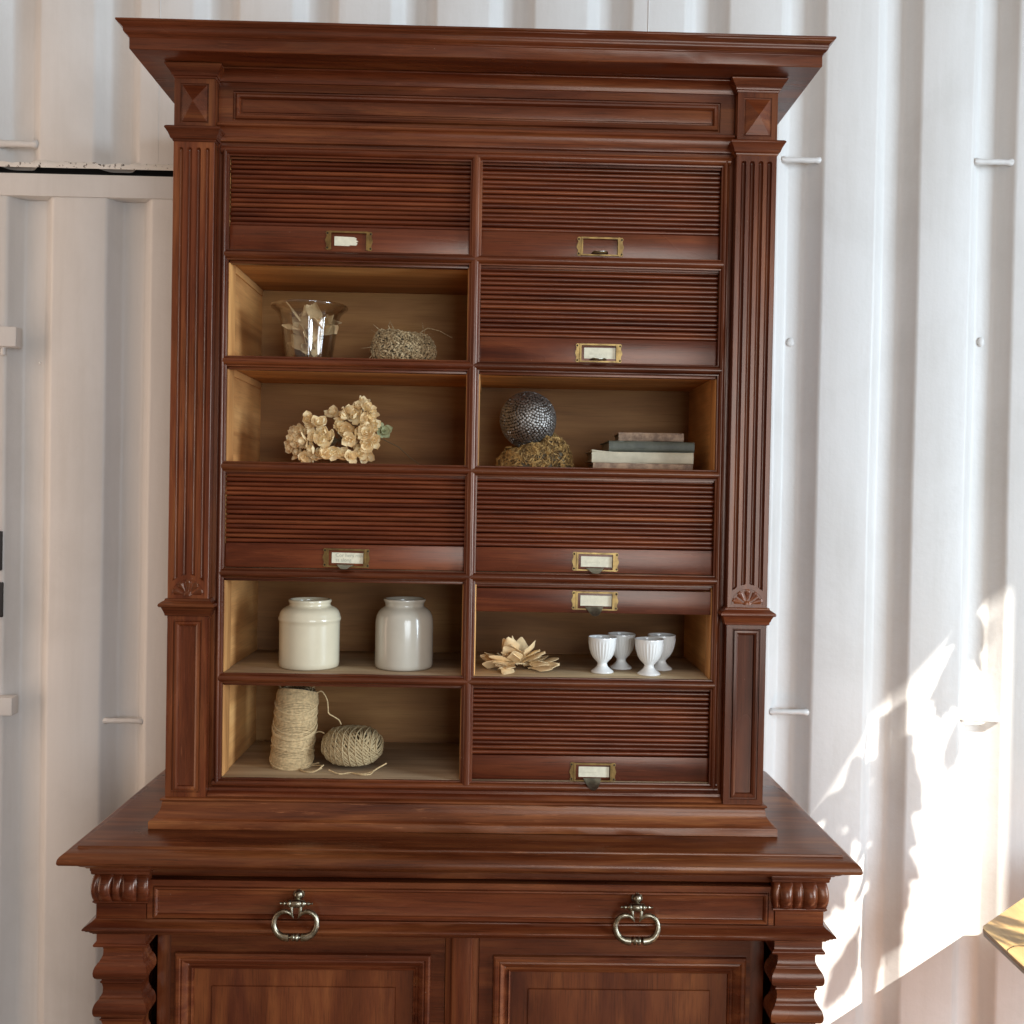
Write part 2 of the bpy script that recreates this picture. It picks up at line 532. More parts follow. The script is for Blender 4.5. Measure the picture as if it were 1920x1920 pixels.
class MB:
    def __init__(s):
        s.v, s.f = [], []
    def add(s, v, f):
        n = len(s.v)
        s.v += [tuple(p) for p in v]
        s.f += [tuple(i+n for i in q) for q in f]
    def tube(s, pts, r, sides=6, closed=False, caps=True):
        pts = [Vector(p) for p in pts]
        n = len(pts)
        rs = r if isinstance(r, (list, tuple)) else [r]*n
        nrm = None
        base = len(s.v)
        for i, p in enumerate(pts):
            if closed:
                t = pts[(i+1) % n]-pts[i-1]
            else:
                t = pts[min(i+1, n-1)]-pts[max(i-1, 0)]
            if t.length < 1e-9:
                t = Vector((0, 0, 1))
            t.normalize()
            if nrm is None:
                nrm = t.orthogonal().normalized()
            nrm = (nrm-t*nrm.dot(t))
            nrm = nrm.normalized() if nrm.length > 1e-6 else t.orthogonal().normalized()
            bn = t.cross(nrm)
            for k in range(sides):
                a = 2*pi*k/sides
                s.v.append(tuple(p+rs[i]*(cos(a)*nrm+sin(a)*bn)))
        for i in range(n if closed else n-1):
            j = (i+1) % n
            for k in range(sides):
                a, b_ = base+i*sides+k, base+i*sides+(k+1) % sides
                c, d = base+j*sides+(k+1) % sides, base+j*sides+k
                s.f.append((a, b_, c, d))
        if caps and not closed:
            s.f.append(tuple(base+k for k in reversed(range(sides))))
            s.f.append(tuple(base+(n-1)*sides+k for k in range(sides)))
    def ellipsoid(s, c, rx, ry, rz, nu=10, nv=6):
        v, f = [], []
        for i in range(nv+1):
            th = pi*i/nv
            for k in range(nu):
                a = 2*pi*k/nu
                v.append((c[0]+rx*sin(th)*cos(a), c[1]+ry*sin(th)*sin(a), c[2]+rz*cos(th)))
        for i in range(nv):
            for k in range(nu):
                f.append((i*nu+k, i*nu+(k+1) % nu, (i+1)*nu+(k+1) % nu, (i+1)*nu+k))
        s.add(v, f)
    def build(s, name, mat, parent=None, smooth=True, angle=60, loc=(0, 0, 0), rot=(0, 0, 0), fix=False):
        return mk(name, s.v, s.f, mat, parent, smooth, angle, loc, rot, fix)

def arc(y0, z0, ry, rz, a0, a1, n):
    return [(y0+ry*cos(radians(a0+(a1-a0)*i/n)), z0+rz*sin(radians(a0+(a1-a0)*i/n))) for i in range(n+1)]

# ================================================================== SETTING
struct(box('floor', -3.2, 3.2, -5.2, 0.62, -0.04, 0.0, 'floor', bev=0))

WY = 0.46           # front plane of the corrugated steel
PITCHW, FLATW, SL, DEEP = 0.21463, 0.119, 0.0245, 0.034
def corrugation(x0, x1, ph=0.0):
    pts = []
    k0 = math.floor((x0-0.1094-ph)/PITCHW)-1
    for k in range(k0, k0+40):
        xl = 0.1094+ph+k*PITCHW
        r = 0.006
        seq = [(xl+r, WY), (xl+FLATW-r, WY), (xl+FLATW-r*0.3, WY+0.0012), (xl+FLATW+r*0.6, WY+0.0045),
               (xl+FLATW+SL-r*0.6, WY+DEEP-0.0045), (xl+FLATW+SL+r*0.3, WY+DEEP-0.0012), (xl+FLATW+SL+r, WY+DEEP),
               (xl+PITCHW-SL-r, WY+DEEP), (xl+PITCHW-SL-r*0.3, WY+DEEP-0.0012), (xl+PITCHW-SL+r*0.6, WY+DEEP-0.0045),
               (xl+PITCHW-r*0.6, WY+0.0045), (xl+PITCHW+r*0.3, WY+0.0012)]
        pts += seq
    return [p for p in pts if x0 <= p[0] <= x1]

def corr_wall(name, x0, x1, z0, z1, parent=None, nz=26, ph=0.0):
    pts = [(x0, WY)]+corrugation(x0+0.003, x1-0.003, ph)+[(x1, WY)]
    v, f = [], []
    n = len(pts)
    for j in range(nz+1):
        z = z0+(z1-z0)*j/nz
        for x, y in pts:
            d = 0.0022*noise.noise((x*5.0, z*2.1, 3.3))+0.0012*noise.noise((x*14, z*6, 1.3))
            dx = 0.0018*noise.noise((x*3.0, z*3.0, 9.1))
            v.append((x+dx, y+d, z))
    for j in range(nz):
        for i in range(n-1):
            a = j*n+i
            f.append((a, a+1, a+n+1, a+n))
    me = bpy.data.meshes.new(name)
    me.from_pydata(v, [], f)
    finish(me, 'paint', True, 60)
    return link(name, me, parent)

GAPZ0, GAPZ1 = 2.184, 2.197
XD = -0.30      # edge of the door leaf, behind the cabinet
wall = struct(corr_wall('wall', -1.7, 1.9, 0.0, 2.95))
# punch the doorway: the wall to the left of XD stops at the gap
bm = bmesh.new()
bm.from_mesh(wall.data)
bmesh.ops.bisect_plane(bm, geom=bm.verts[:]+bm.edges[:]+bm.faces[:], plane_co=(XD, 0, 0), plane_no=(1, 0, 0))
bmesh.ops.bisect_plane(bm, geom=bm.verts[:]+bm.edges[:]+bm.faces[:], plane_co=(0, 0, GAPZ1+0.004), plane_no=(0, 0, 1))
kill = [fc for fc in bm.faces if fc.calc_center_median().x < XD and fc.calc_center_median().z < GAPZ1+0.004]
bmesh.ops.delete(bm, geom=kill, context='FACES')
bm.to_mesh(wall.data)
bm.free()
finish(wall.data, None, True, 60)
# chipped filler and angle strip closing the lower edge of the upper steel
v, f = [], []
nn = 150
for i in range(nn+1):
    x = -1.7+(XD+1.7)*i/nn
    top = GAPZ1+0.013+0.004*noise.noise((x*31, 0, 0))+0.003*noise.noise((x*90, 3, 0))
    ph = ((x-0.1094) % PITCHW)
    deepf = 1 if ph > FLATW+0.012 and ph < PITCHW-0.012 else 0
    yb = WY+(0.030 if deepf else 0.0)
    v += [(x, WY-0.003, GAPZ1), (x, WY-0.0035, GAPZ1+0.005), (x, WY-0.002+0.001*noise.noise((x*60, 5, 0)), top-0.002*deepf), (x, yb+0.002, top+0.003)]
for i in range(nn):
    for k in range(3):
        a = i*4+k
        f.append((a, a+4, a+5, a+1))
mk('edge_strip', v, f, 'paintchip', wall, True, 50)
# dark slot behind the gap
box('slot', -1.7, XD, WY+0.045, WY+0.08, 2.10, 2.28, 'black', wall, 0)

def lashing(x0, x1, z, r=0.0062, tilt=0.0, par=wall, mat='paint'):
    mb = MB()
    pts, rs = [], []
    for i in range(15):
        t = i/14
        x = x0+(x1-x0)*t
        rr = r*(1+0.12*noise.noise((x*90, z*7, 0)))
        if i in (1, 13):
            rr *= 1.3
        if i in (0, 14):
            rr *= 0.9
        pts.append((x, WY+(0.016 if i in (0, 14) else 0.008), z+tilt*t+0.0008*noise.noise((x*60, z, 2))))
        rs.append(rr)
    mb.tube(pts, rs, 10)
    return mb.build('lashing_bar', mat, par)

lashing(-1.0565, -0.967, 2.2500, 0.0075)
lashing(0.6600, 0.7510, 2.2567)
lashing(1.0895, 1.1800, 2.2627)
lashing(0.6600, 0.7510, 1.0327)
lashing(1.0895, 1.1800, 1.0225)
for x, z in ((0.698, 1.861), (1.132, 1.870)):
    mb = MB()
    for q in range(3):
        mb.ellipsoid((x+random.uniform(-.004, .004), WY+DEEP-0.001, z+random.uniform(-.005, .005)), 0.0075, 0.0035, 0.009, 10, 6)
    mb.build('weld_spot', 'paint', wall)
# vertical seam welds
for x in (-0.705, 0.360):
    mb = MB()
    zz = 2.215 if x < XD else 0.0
    mb.tube([(x+0.0006*noise.noise((z_*9, x, 0)), WY-0.0002, z_) for z_ in [zz+(2.95-zz)*i/40 for i in range(41)]], 0.0013, 6)
    mb.build('seam_weld', 'paint', wall)

# ------------------------------------------------------------------ container door at left
door = thing('container_door', 'white corrugated steel door under the black gap, left of the cabinet', 'door', (-1.0, WY, 0))
def dmk(o):
    o.parent = door
    o.location = Vector(o.location)-Vector((-1.0, WY, 0))
    return o
dmk(corr_wall('door_panel', -1.7, XD-0.01, 0.0, 2.137, None, 22, 0.030))
dmk(box('top_rail', -1.7, XD-0.01, WY-0.004, WY+0.04, 2.135, GAPZ0, 'paint', None, 0.0025))
lb = lashing(-0.8125, -0.7215, 0.9912, 0.0056, par=None)
dmk(lb)
def hinge(z0, z1, bolt):
    h = dmk(box('hinge_block', -1.16, -0.9935, WY-0.030, WY+0.002, z0, z1, 'paint', None, 0.004))
    if bolt:
        mb = MB()
        mb.tube([(-1.028, WY-0.012, z0-0.016), (-1.028, WY-0.012, z0+0.002)], 0.006, 8)
        bo = mb.build('bolt', 'paint', None)
        bo.parent = h
        bo.location = Vector((0, 0, 0))
    return h
hinge(1.8037, 1.8472, True)
hinge(1.0063, 1.0464, False)
dmk(box('handle_plate', -1.14, -1.0315, WY-0.006, WY+0.002, 1.3190, 1.4052, 'blackplate', None, 0.002))
dmk(box('handle_plate', -1.14, -1.0285, WY-0.006, WY+0.002, 1.2170, 1.2932, 'blackplate', None, 0.002))
mb = MB()
mb.ellipsoid((-0.9577, WY+0.006, 1.7747), 0.003, 0.003, 0.003, 8, 5)
dmk(mb.build('screw_head', 'porcelain', None))

# ================================================================== CABINET
cab = thing('cabinet', 'tall carved walnut cabinet with roll shutters, open pigeonholes and a deep drawer base', 'cabinet')
YB = 0.41
HW = 0.520       # half width over the pilasters
PF = -0.022      # pilaster front
ROWS = [2.0925, 1.9132, 1.7282, 1.5445, 1.3584, 1.1745, 0.9905]

# carcass
for s in (-1, 1):
    a, b_ = sorted((s*0.450, s*HW))
    box('side_panel', a, b_, 0.001, YB, 0.945, 2.232, 'woodZ', cab, 0.001)
    a, b_ = sorted((s*0.4435, s*0.4505))
    box('stile', a, b_, -0.001, 0.05, 0.968, 2.14, 'woodZ', cab, 0.0006)
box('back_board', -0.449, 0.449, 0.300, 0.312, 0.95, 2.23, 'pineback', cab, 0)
box('top_board', -0.449, 0.449, 0.012, 0.30, 2.102, 2.114, 'pineX', cab, 0)

# cornice
cp = [(0.0, 2.2755), (0.0705, 2.2755), (0.0722, 2.2745), (0.0722, 2.2715), (0.0695, 2.2700)]
for i in range(9):
    t = i/8
    cp.append((0.0690-0.0125*t-0.0022*sin(2*pi*t), 2.2690-0.0165*t))
cp += [(0.0560, 2.2512), (0.0548, 2.2502), (0.0548, 2.2318), (0.0535, 2.2308), (0.010, 2.2308), (0.0, 2.2308)]
u_mould('cornice', 0, HW+0.003, PF-0.0005, YB, cp, 'woodX', cab)
# bed moulding above the frieze, between the pilaster caps
bar_x('bed_moulding', -0.4495, 0.4495, [(0.01, 2.2300), (-0.0205, 2.2300), (-0.0205, 2.2272)]+arc(-0.0212, 2.2120, 0.0175, 0.0150, 90, 0, 6)[1:]+[(-0.0035, 2.2105), (0.01, 2.2105)], 'woodX', cab)
# frieze board with its sunk panel
frame('frieze_board', -0.4495, 0.4495, 2.098, 2.2106, -0.4246, 0.4246, 2.1449, 2.1964, 0.0, 0.012, 'woodX', cab)
rect_panel('frieze_panel', -0.4248, 0.4248, 2.1447, 2.1966, -0.0005, [(0, 0), (0.0008, -0.003), (0.003, -0.0035), (0.0045, 0.0012), (0.0075, 0.0030), (0.0105, 0.0022), (0.0128, -0.0015), (0.0135, -0.0035), (0.0155, -0.0032), (0.0160, -0.0012), (0.0175, -0.0008)], 'woodX', cab)
# string moulding below the frieze
bar_x('string_moulding', -0.4495, 0.4495, [(0.005, 2.1385), (-0.009, 2.1385), (-0.0105, 2.1375), (-0.0105, 2.1345)]+arc(-0.0105, 2.127, 0.0065, 0.006, 80, 10, 4)+[(-0.0035, 2.1235), (-0.0035, 2.1165), (-0.006, 2.1155), (-0.006, 2.1075), (-0.0025, 2.1065), (0.005, 2.1065)], 'woodX', cab)

# face beads: half-round with two fillets
def bead_prof(c, w=0.0092):
    p = [(0.004, c-w), (-0.0022, c-w), (-0.0022, c-w+0.0024)]
    p += [(-0.0022-0.0072*sin(pi*i/10), c-(w-0.0026)*cos(pi*i/10)) for i in range(1, 10)]
    p += [(-0.0022, c+w-0.0024), (-0.0022, c+w), (0.004, c+w)]
    return p
XS = 0.4345
for i, z in enumerate(ROWS):
    for s in (-1, 1):
        if 0 < i < 6:
            x0, x1 = (-XS, 0) if s < 0 else (0, XS)
            bar_x('rail_bead', x0, x1, bead_prof(z), 'woodX', cab, 30)
for z in (ROWS[0], ROWS[-1]):
    bar_x('rail_bead', -0.4432, 0.4432, bead_prof(z, 0.0088), 'woodX', cab, 30)
for x, w in ((-XS-0.0016, 0.0072), (0.0, 0.0105), (XS+0.0016, 0.0072)):
    bar_z('stile_bead', ROWS[-1], ROWS[0], [(q, p) for p, q in bead_prof(x, w)], 'woodZ', cab, 30)

# shelves, dividers and linings
CELL = {'L': (-0.431, -0.0085), 'R': (0.0085, 0.431)}
box('divider', -0.0085, 0.0085, 0.0042, 0.30, 0.985, 2.102, 'pineY', cab, 0)
for s in (-1, 1):
    a, b_ = sorted((s*0.431, s*0.4498))
    box('lining', a, b_, 0.0042, 0.299, 0.985, 2.102, 'pineY', cab, 0)
for i in range(1, 7):
    for c in 'LR':
        x0, x1 = CELL[c]
        box('shelf', x0+0.0002, x1-0.0002, 0.0042, 0.299, ROWS[i]-0.0085, ROWS[i]+0.0090, 'pinefloor' if i > 3 else 'pineX', cab, 0.0006)
OPEN = {('L', 1), ('L', 2), ('R', 2), ('L', 4), ('R', 4), ('L', 5)}
for c, i in OPEN:
    x0, x1 = CELL[c]
    zt, zb = ROWS[i]-0.0088, ROWS[i+1]+0.0092
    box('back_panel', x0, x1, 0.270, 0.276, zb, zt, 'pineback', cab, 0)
    # guide strips that carry the shutter
    for s, xx in ((1, x0), (-1, x1)):
        a, b_ = sorted((xx, xx+s*0.0035))
        box('guide_strip', a, b_, 0.006, 0.046, zb, zt, 'pineZ', cab, 0.0005)
        a, b_ = sorted((xx, xx+s*0.0028))
        if s == 1:
            box('guide_strip', a, b_, 0.050, 0.262, zt-0.013, zt-0.0002, 'pineY', cab, 0.0005)
    box('head_strip', x0+0.0002, x1-0.0002, 0.006, 0.020, zt-0.005, zt, 'woodX', cab, 0.0005)

for c in 'LR':
    for i in range(6):
        if (c, i) not in OPEN or (c, i) == ('R', 4):
            x0, x1 = CELL[c]
            zt = ROWS[i]-0.0088
            box('head_strip', x0+0.0002, x1-0.0002, 0.0045, 0.0058 if (c, i) == ('R', 4) else 0.006, zt-0.0035, zt, 'woodX', cab, 0.0)
# roll shutters
NS = 15
sl_h = 0.00805
prof = [(0.006, -sl_h/2), (0.0025, -sl_h/2+0.0002)]+[(0.0025-0.0034*sin(pi*i/8)**0.8, -(sl_h/2-0.0006)*cos(pi*i/8)) for i in range(1, 8)]+[(0.0025, sl_h/2-0.0002), (0.006, sl_h/2)]
n = len(prof)
SLAT = bpy.data.meshes.new('slat')
SLAT.from_pydata([(x, y, z) for x in (-0.2095, 0.2095) for y, z in prof], [], [(k, (k+1) % n, n+(k+1) % n, n+k) for k in range(n)]+[tuple(range(n)), tuple(range(n, 2*n))])
recalc(SLAT)
finish(SLAT, 'slat', True, 40)
def shutter(c, i):
    x0, x1 = CELL[c]
    xm = (x0+x1)/2
    zt, zb = ROWS[i]-0.0088, ROWS[i+1]+0.0092
    sh = box('shutter_rail', xm-0.2095, xm+0.2095, 0.0065, 0.018, zb+0.0008, zb+0.0435, 'slat', cab, 0.0012)
    k = 0
    z = zb+0.0440+sl_h/2
    while z < zt+0.006:
        o = bpy.data.objects.new('slat', SLAT)
        COL.objects.link(o)
        o.parent = sh
        o.location = (xm+random.uniform(-.0008, .0008), 0.0112+random.uniform(-.0007, .0007), z+random.uniform(-.0002, .0002))
        o.rotation_euler = (random.uniform(-.09, .09), random.uniform(-.0012, .0012), random.uniform(-.002, .002))
        z += sl_h+0.0002
for c, i in (('L', 0), ('R', 0), ('R', 1), ('L', 3), ('R', 3), ('R', 5)):
    shutter(c, i)
xm = sum(CELL['R'])/2
sh = box('shutter_rail', xm-0.2095, xm+0.2095, 0.0065, 0.018, 1.2975, 1.3385, 'slat', cab, 0.0012)
for q in range(2):
    o = bpy.data.objects.new('slat', SLAT)
    COL.objects.link(o)
    o.parent = sh
    o.location = (xm, 0.0125+0.001*q, 1.3430+0.00825*q)

# brass card holders
def holder(x, z, card=(0.031, 0.0105), tab=0.3, text=None, torn=False, bottom=True, tilt=0.0, marks=0, long_tab=False):
    y = 0.0063
    W, H = 0.0335, 0.0162        # half sizes of the raised frame
    mb = MB()
    # raised frame: top, sides, bottom
    def bx(x0, x1, y0, y1, z0, z1):
        v = [(a, b_, c) for a in (x0, x1) for b_ in (y0, y1) for c in (z0, z1)]
        mb.add(v, [(0, 1, 3, 2), (4, 6, 7, 5), (0, 4, 5, 1), (2, 3, 7, 6), (0, 2, 6, 4), (1, 5, 7, 3)])
    fr = 0.0030
    bx(-W, W, -0.0042, -0.0026, H-fr, H)
    bx(-W, W, -0.0026, 0.0, H-0.0012, H)
    for s in (-1, 1):
        a, b_ = sorted((s*W, s*(W-fr)))
        bx(a, b_, -0.0042, -0.0026, -H, H-fr)
        a, b_ = sorted((s*W, s*(W-0.0012)))
        bx(a, b_, -0.0026, 0.0, -H, H-0.0012)
    if bottom:
        bx(-W+fr, W-fr, -0.0040, -0.0026, -H, -H+0.0024)
    # scalloped ears
    for s in (-1, 1):
        pr = []
        for q in range(21):
            t = -1+2*q/20
            ww = 0.0068+0.0012*cos(t*pi*2)-0.0028*max(0, abs(t)-0.8)/0.2
            pr.append((ww, t*(H+0.0004)))
        v = [(s*(W-0.0004), -0.0012, -H), (s*(W-0.0004), -0.0012, H)]
        v = []
        for ww, zz in pr:
            v += [(s*(W-0.0002), -0.0014, zz), (s*(W+ww), -0.0014, zz), (s*(W+ww), 0.0004, zz)]
        f = []
        for q in range(20):
            a = q*3
            f += [(a, a+1, a+4, a+3), (a+1, a+2, a+5, a+4)]
        mb.add(v, f)
    h = mb.build('card_holder', 'brass', cab, True, 30, (x, y, z), (0, tilt, 0), fix=True)
    for s in (-1, 1):
        for q in (-1, 1):
            e = MB()
            e.ellipsoid((s*(W+0.0042), -0.0014, q*0.0128), 0.0018, 0.0011, 0.0018, 8, 4)
            e.build('screw', 'screw', h, True, 60)
    if card:
        cw, ch = card
        v = [(-cw+0.004, -0.0006, -ch), (cw, -0.0006, -ch), (cw, -0.0006, ch), (-cw+0.004, -0.0006, ch)]
        if torn:
            v = [(-0.0255, -0.0006, -0.0085), (0.0, -0.0006, -0.0090), (0.002, -0.0006, -0.0075), (0.0125, -0.0006, -0.0078), (0.0150, -0.0006, -0.004), (0.0125, -0.0006, -0.002), (0.0165, -0.0006, -0.0005), (0.0120, -0.0006, 0.002), (0.0135, -0.0006, 0.0045), (0.0095, -0.0006, 0.0068), (-0.0255, -0.0006, 0.0075)]
        f = [tuple(range(len(v)))]
        v2 = [(a, b_+0.0005, c) for a, b_, c in v]
        nv = len(v)
        f += [tuple(range(nv, 2*nv))]+[(q, (q+1) % nv, nv+(q+1) % nv, nv+q) for q in range(nv)]
        cd = mk('card', v+v2, f, 'card', h, False)
        if text:
            for li, line in enumerate(text):
                cu = bpy.data.curves.new('writing', 'FONT')
                cu.body = line
                cu.size = 0.0088
                cu.extrude = 0.00002
                to = bpy.data.objects.new('writing', cu)
                COL.objects.link(to)
                dg = bpy.context.evaluated_depsgraph_get()
                me = bpy.data.meshes.new_from_object(to.evaluated_get(dg))
                bpy.data.objects.remove(to)
                me.materials.clear()
                me.materials.append(M['ink'])
                o = link('writing', me, cd, (-0.0190, -0.00075, 0.0018-0.0082*li), (radians(90), 0, 0))
        elif marks:
            mk_ = MB()
            for q in range(marks):
                xx = -0.017+0.0265*q/(marks)+random.uniform(-.0004, .0004)
                hh = random.uniform(0.0012, 0.0026)
                pts = [(xx+random.uniform(-.0006, .0006), -0.0007, -0.0012+hh*t+random.uniform(-.0004, .0004)) for t in (-.5, 0, .5)]
                mk_.tube(pts, 0.00016, 4)
            mk_.build('writing', 'ink', cd)
    # hinged pull tab: tab = how far it hangs (0 folded up against the card, 1 hanging straight)
    mb = MB()
    tw, th = 0.0150, (0.0265 if long_tab else 0.0205)
    if tab is None:
        return
    ang = radians(90*(1-tab)) if tab <= 1 else 0
    v, f = [], []
    nq = 18
    for lay in (0, 0.0009):
        for q in range(nq+1):
            t = -1+2*q/nq
            zz = -th*(1-abs(t)**2.6)
            dy = -0.0030*sin(pi*min(1, -zz/th*0.8))
            v.append((t*tw, dy-lay, zz))
        for q in range(nq+1):
            t = -1+2*q/nq
            v.append((t*tw*1.05, -lay, 0.003))
    k = nq+1
    for q in range(nq):
        f += [(q, q+1, k+q+1, k+q), (2*k+q, 3*k+q, 3*k+q+1, 2*k+q+1), (q, 2*k+q, 2*k+q+1, q+1)]
    mb.add(v, f)
    mb.build('pull_tab', 'tab' if tab < 2 else 'brass', h, True, 50, (-0.001, -0.0046, -H+0.0032), (-ang, 0, 0), fix=True)

holder(-0.2213, 1.9425, card=(0.02, 0.008), tab=None, torn=True, bottom=False, tilt=0.006)
holder(0.2191, 1.9422, card=None, tab=0.08, tilt=0.004)
holder(0.2199, 1.7557, card=(0.0295, 0.0095), tab=0.06, marks=11)
holder(-0.2171, 1.3875, card=(0.0295, 0.0092), tab=0.22, text=('Cor hers mur p', 'ss along'), tilt=0.010)
holder(0.2214, 1.3885, card=(0.0295, 0.0092), tab=0.28, tilt=0.010, marks=13)
holder(0.2218, 1.3195, card=(0.0295, 0.0092), tab=0.45, tilt=0.010, marks=6)
holder(0.2240, 1.0162, card=(0.0290, 0.0092), tab=0.36, long_tab=True, tilt=0.004, marks=14)

# pilasters
def heightfield(name, xs, zs, fn, mat, parent):
    v = [(x, fn(x, z), z) for z in zs for x in xs]
    nx = len(xs)
    f = [(j*nx+i, j*nx+i+1, (j+1)*nx+i+1, (j+1)*nx+i) for j in range(len(zs)-1) for i in range(nx-1)]
    return mk(name, v, f, mat, parent, True, 28, fix=False)

for s in (-1, 1):
    cx = s*0.485
    # shaft
    fl = [cx+d for d in (-0.0225, -0.0075, 0.0075, 0.0225)]
    FWH = 0.0043
    xs = [cx-0.035, cx-0.0342]
    for c in fl:
        xs += [c-FWH-0.0004]+[c-FWH*cos(pi*i/10) for i in range(11)]+[c+FWH+0.0004]
    xs += [cx+0.0342, cx+0.035]
    ZT, ARC = 2.0895, 1.3195
    zs = [1.312]+[1.316+0.0012*i for i in range(38)]+[1.38+0.06*i for i in range(12)]+[2.08+0.0008*i for i in range(13)]+[2.10]
    def shaft(x, z):
        y = PF
        if abs(x-cx) > 0.0345:
            return y+0.0006
        for c in fl:
            dx = abs(x-c)
            if dx < FWH:
                h = sqrt(FWH*FWH-dx*dx)
                if z > ZT-FWH:
                    h2 = FWH*FWH-dx*dx-(z-ZT+FWH)**2
                    h = sqrt(h2) if h2 > 0 else 0
                if sqrt((x-cx)**2+(z-ARC)**2) < 0.0365:
                    h = 0
                return y+h*1.2
        return y
    p = heightfield('pilaster', xs, zs, shaft, 'woodZ', cab)
    a, b_ = cx-0.0335, cx+0.0335
    box('pilaster_core', a, b_, PF+0.0085, 0.004, 0.965, 2.228, 'woodZ', cab, 0)
    for sx in (-1, 1):
        xx = cx+sx*0.0349
        box('pilaster_side', min(xx, xx-sx*0.002), max(xx, xx-sx*0.002), PF+0.0004, 0.003, 1.28, 2.105, 'woodZ', cab, 0)
    # fan shell in its arch
    v, f = [], []
    nr, na = 14, 60
    R = 0.0275
    for j in range(nr+1):
        r = R*j/nr
        for k in range(na+1):
            th = pi*k/na
            t = r/R
            if t < 0.24:
                y = -0.0022*sqrt(max(0, 1-(t/0.24)**2))
            else:
                lobe = abs(sin(th*2.5+0.0))
                lob = abs(cos(th*2.5-pi/2+0.0))
                seg = (th/pi*5) % 1
                rid = (1-(2*seg-1)**2)**0.5
                edge = 1-0.16*(1-rid)
                y = 0.0030-0.0046*rid*(0.4+0.6*t)
                if t > edge-0.06:
                    y = 0.0036
            if j == nr:
                y = 0
            v.append((cx+r*cos(th), PF-0.0006+y, ARC+r*sin(th)))
    for j in range(nr):
        for k in range(na):
            a = j*(na+1)+k
            f.append((a, a+1, a+na+2, a+na+1))
    mk('shell_carving', v, f, 'woodX', cab, True, 60)
    # cap block with pyramid
    frame('cap_block', cx-0.0346, cx+0.0346, 2.118, 2.2120, cx-0.0240, cx+0.0240, 2.1314, 2.1988, PF+0.0003, 0.003, 'woodZ', cab)
    rect_panel('pyramid_stud', cx-0.0242, cx+0.0242, 2.1312, 2.1990, PF+0.0002, [(0, 0), (0.0006, -0.0016), (0.0026, -0.0018), (0.0030, -0.0002), (0.0036, 0.0002)], 'woodX', cab, apex=0.0115, angle=10)
    u_mould('cap_moulding', cx, 0.0348, PF, 0.02, [(0.0, 2.2295), (0.0135, 2.2295), (0.0138, 2.2275), (0.0125, 2.2255), (0.0098, 2.2215), (0.0060, 2.2165), (0.0042, 2.2140), (0.0038, 2.2110), (0.0015, 2.2105), (0.0012, 2.2075), (0, 2.2070)], 'woodX', cab)
    u_mould('necking', cx, 0.0348, PF, 0.03, [(0.0, 2.1240), (0.0095, 2.1235), (0.0125, 2.1215), (0.0128, 2.1190), (0.0110, 2.1170), (0.0075, 2.1115), (0.0050, 2.1050), (0.0042, 2.1035), (0.0018, 2.1030), (0.0015, 2.1000), (0, 2.0990)], 'woodX', cab)
    u_mould('waist_moulding', cx, 0.0348, PF, 0.03, [(0.0, 1.3150), (0.0035, 1.3145), (0.0040, 1.3115), (0.0085, 1.3085), (0.0120, 1.3060), (0.0132, 1.3030), (0.0122, 1.3005), (0.0090, 1.2995), (0.0085, 1.2985), (0.0072, 1.2960), (0.0050, 1.2905), (0.0040, 1.2880), (0.0038, 1.2850), (0, 1.2838)], 'woodX', cab)
    # pedestal panel
    box('pedestal', cx-0.0347, cx+0.0347, PF+0.0070, 0.003, 0.968, 1.288, 'woodZ', cab, 0)
    rect_panel('pedestal_panel', cx-0.0349, cx+0.0349, 0.968, 1.288, PF+0.0002, [(0, -0.006), (0.0003, 0), (0.0104, 0), (0.0110, -0.0022), (0.0128, -0.0024), (0.0140, 0.0008), (0.0172, 0.0014), (0.0205, -0.0006), (0.0218, -0.0048), (0.0230, -0.0050)], 'woodZ', cab)

# base rail and base moulding of the upper part
bar_x('base_rail', -0.4495, 0.4495, [(0.01, 0.9832), (-0.003, 0.9832), (-0.0045, 0.9820), (-0.0045, 0.9775), (-0.0085, 0.9765), (-0.0130, 0.9735), (-0.0150, 0.9705), (-0.0150, 0.9670), (0.01, 0.9670)], 'woodX', cab)
bpf = [(-0.02, 0.9705), (0.0030, 0.9702), (0.0055, 0.9692), (0.0068, 0.9672), (0.0055, 0.9652), (0.0030, 0.9646), (0.0028, 0.9632), (0.0034, 0.9620)]
for i in range(8):
    t = i/7
    bpf.append((0.0040+0.0125*t**2.2, 0.9600-0.0240*t))
bpf += [(0.0190, 0.9352), (0.0206, 0.9342), (0.0212, 0.9325), (0.0212, 0.9210), (0.0206, 0.9203), (0, 0.9203)]
u_mould('base_moulding', 0, HW, PF, YB, bpf, 'woodtop', cab)

# ------------------------------------------------------------------ lower cabinet
LH, LF = 0.604, -0.105
ct = [(-0.10, 0.9200), (0.0212, 0.9200), (0.0222, 0.9192), (0.0225, 0.9168), (0.0236, 0.9162)]
ct += [(0.0255+0.0212*sin(radians(a))*1.0, 0.9010+0.0142*cos(radians(a))) for a in range(8, 91, 10)]
ct += [(0.0470, 0.8995), (0.0465, 0.8965), (0.0445, 0.8945), (0.0400, 0.8938), (0.0330, 0.8938), (0.0325, 0.8905), (0.0230, 0.8900), (0.0222, 0.8862), (0.0190, 0.8835), (0.0135, 0.8812), (0.0120, 0.8790), (0.0, 0.8785)]
u_mould('countertop', 0, LH, LF, YB+0.005, ct, 'woodtop', cab)
for s in (-1, 1):
    a, b_ = sorted((s*0.555, s*0.594))
    box('base_side', a, b_, -0.035, YB, 0.05, 0.879, 'woodZ', cab, 0.001)
box('base_back', -0.554, 0.554, 0.38, 0.40, 0.05, 0.879, 'pineback', cab, 0)
